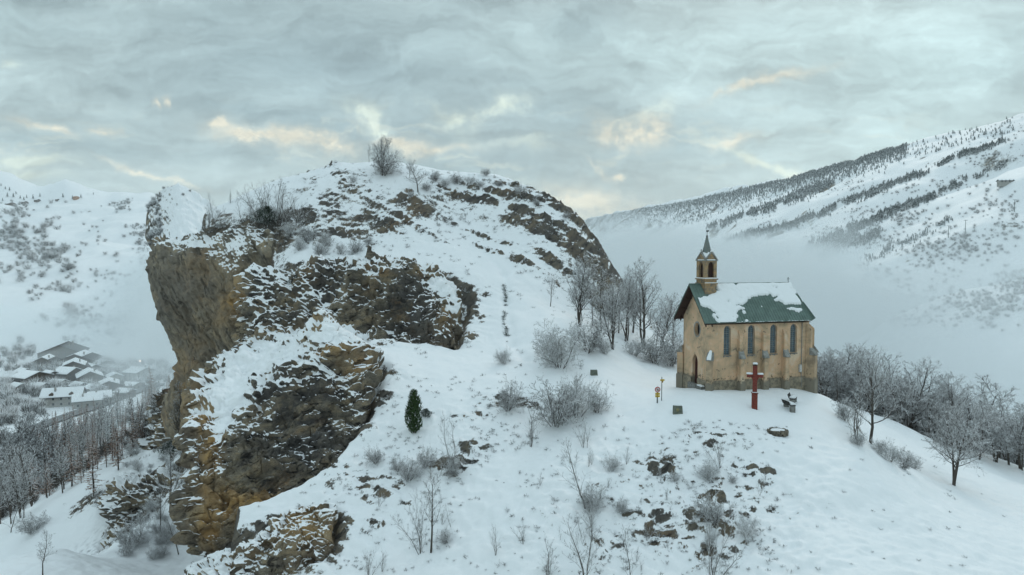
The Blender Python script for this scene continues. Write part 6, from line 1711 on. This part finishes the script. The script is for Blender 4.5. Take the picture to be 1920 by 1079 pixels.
# trees between the village houses and along the river
vp = []
for cx, cy, rx, ry, n in ((20,690,22,26,26),(15,740,24,22,22),(10,790,20,16,14),(60,770,20,12,8),(80,778,4,2,2),(195,690,14,6,16),(215,705,20,10,26),(240,700,20,12,26),(270,712,24,12,22),(110,735,30,5,12),(150,735,30,6,10),(60,740,20,8,8),(135,695,20,4,5),
                          (100,705,20,8,6),(310,705,20,10,14),(290,690,20,6,10),(45,660,20,14,10),(190,745,16,4,6),(180,710,10,6,4),(75,700,20,8,6)):
    for _ in range(n): vp.append((cx+rn.gauss(0, .6)*rx, cy+rn.gauss(0, .6)*ry))
vt = [(p, rn.uniform(6, 11), rn.uniform(.7, 1.1)) for p in hit_many(vp, 290, 1500) if p is not None]
FB2 = FB; FB = [far_bush(20+i, 150) for i in range(6)]
far_plants('b', vt, 300, 'village_tree', 'grey leafless tree in the misty village', 'tree', 'trees among the village houses', 'x', 'x', M['farwood'], zone_v)
# shrubs and little trees on the second rocky hill
mesh_cache = [mesh_np('hilltop_shrub', v, f, True) for v, f in FB]
for me in mesh_cache: me.materials.append(M['farwood'])
for i in range(60):
    left = i < 44
    q = rn.uniform(1., 7) if left else rn.uniform(8, 20); y = rn.uniform(258, 285) if not left else rn.uniform(250, 285)
    z = float(bil(h2x, h2y, H2, q, y))
    if z < 14: continue
    h_ = rn.uniform(1.4, 3.) if left else rn.uniform(.8, 1.6)
    o = link('hilltop_shrub', mesh_cache[i % 6], None, None, (q-.529*y, y, z), (0, 0, rn.uniform(0, 6)), (h_*1.2, h_*1.2, h_)); tag(o, 'leafless shrub on the small rocky hill behind the cliff', 'shrub', 'shrubs on the second rocky hill')
# ski lift pylons on the right mountain
for i, (x, y, lab) in enumerate(((1902,398,'rightmost T shaped lift pylon high on the snow of the right mountain'),(1810,436,'middle lift pylon among the bushes of the right mountain'),(1778,447,'lower left lift pylon, leaning, on the right mountain'))):
    p = val_hit(x, y, 400, 4000)
    if p is None: continue
    t_ = empty('lift_pylon', p, R(20)); tag(t_, lab, 'pylon', 'lift pylons'); s_ = 22*p.y/F
    k = MB(); k.tube((0, 0, -1), (0, 0, s_), .35, .22); k.build('pole', M['post'], t_)
    k = MB(); k.box(-s_*.22, s_*.22, -.2, .2, s_, s_+.4); k.build('crossarm', M['post'], t_)

# ------------------------------------------------------------------ mist lying in the valley and the haze of the whole air
def vol_mat(name, dens_, col=(.90,.95,.97), an=.1):
    m = bpy.data.materials.new(name); m.use_nodes = True; t = m.node_tree; t.nodes.clear()
    v_ = t.nodes.new('ShaderNodeVolumePrincipled'); o = t.nodes.new('ShaderNodeOutputMaterial'); t.links.new(v_.outputs[0], o.inputs['Volume'])
    v_.inputs['Color'].default_value = (*col, 1); v_.inputs['Density'].default_value = dens_; v_.inputs['Anisotropy'].default_value = an
    return m
def fog_slab(name, X0, X1, Y0, Y1, top, bot, mat, label, nx_=110, ny_=110, fx=.05, fy=.08):
    X, Y = np.meshgrid(np.linspace(X0, X1, nx_), np.geomspace(Y0, Y1, ny_))
    u_ = np.linspace(0, 1, nx_)[None, :]; v_ = np.linspace(0, 1, ny_)[:, None]
    e = np.clip(np.minimum(np.minimum(u_, 1-u_)/fx, np.minimum(v_, 1-v_)/fy), 0, 1); e = e*e*(3-2*e)
    B = np.full_like(X, bot); T = B+np.maximum((top(X, Y)-B)*e, .5)
    V = np.concatenate([np.stack([X, Y, T], -1).reshape(-1, 3), np.stack([X, Y, B], -1).reshape(-1, 3)])
    n = nx_*ny_; f1 = grid_faces(ny_, nx_); f2 = f1[:, ::-1]+n
    rim = np.array(list(range(nx_))+[r_*nx_+nx_-1 for r_ in range(1, ny_)]+[(ny_-1)*nx_+c for c in range(nx_-2, -1, -1)]+[r_*nx_ for r_ in range(ny_-2, 0, -1)]); rn_ = np.roll(rim, -1)
    f3 = np.stack([rim, rim+n, rn_+n, rn_], 1)
    me = mesh_np(name, V, np.concatenate([f1, f2, f3]), True); bm = bmesh.new(); bm.from_mesh(me); bmesh.ops.recalc_face_normals(bm, faces=bm.faces); bm.to_mesh(me); bm.free()
    o = link(name, me, mat); tag(o, label, None, None, 'stuff'); return o
def ftop(off, amp, sd):
    return lambda X, Y: np.interp(Y, [200, 500, 800, 1500, 2500, 4500], [-24, -2, 6, 14, 36, 98])+off-13*sstep(X/np.maximum(Y, 1), .42, .56)+amp*fbm(X/190+sd, Y/330, sd, 4)
FOGL = 'pale fog bank filling the valley behind the chapel'
fog_slab('fog', -60, 1500, 230, 5200, ftop(-12, 18, 1.), -150, vol_mat('fog_dense', .006), FOGL)
fog_slab('fog', -80, 1600, 215, 5400, ftop(10, 36, 2.), -151, vol_mat('fog_soft', .0035), FOGL)
fog_slab('fog', -90, 1700, 205, 5600, ftop(34, 60, 3.), -152, vol_mat('fog_thin', .0011), FOGL)
vt_ = lambda off, amp, sd: (lambda X, Y: -62+off+.055*(Y-500)+55*sstep(X/np.maximum(Y, 1), -.66, -.48)+amp*fbm(X/90+sd, Y/130, sd, 4))
fog_slab('fog', -900, -40, 255, 1500, vt_(0, 22, 4.), -110, vol_mat('village_mist', .0038), 'thin mist over the village', fx=.1, fy=.1)
fog_slab('fog', -640, -40, 420, 1300, lambda X, Y: -62+50*sstep(X/np.maximum(Y, 1), -.60, -.50)+.04*(Y-500)+26*fbm(X/80, Y/120, 5.5, 4), -111, vol_mat('village_fog', .0042), 'denser fog right of the village, behind the cliff', fx=.2, fy=.2)
zmin = min(float(VH.min()), float(HZ.min())); zmax = float(VH.max())
k = MB(); k.box(-4400, 3400, -400, 9200, min(zmin, -152)-1, zmax+25)
hz_ = k.build('haze', vol_mat('haze', 6e-5)); tag(hz_, 'clear winter air that fades the far mountains', None, None, 'stuff')
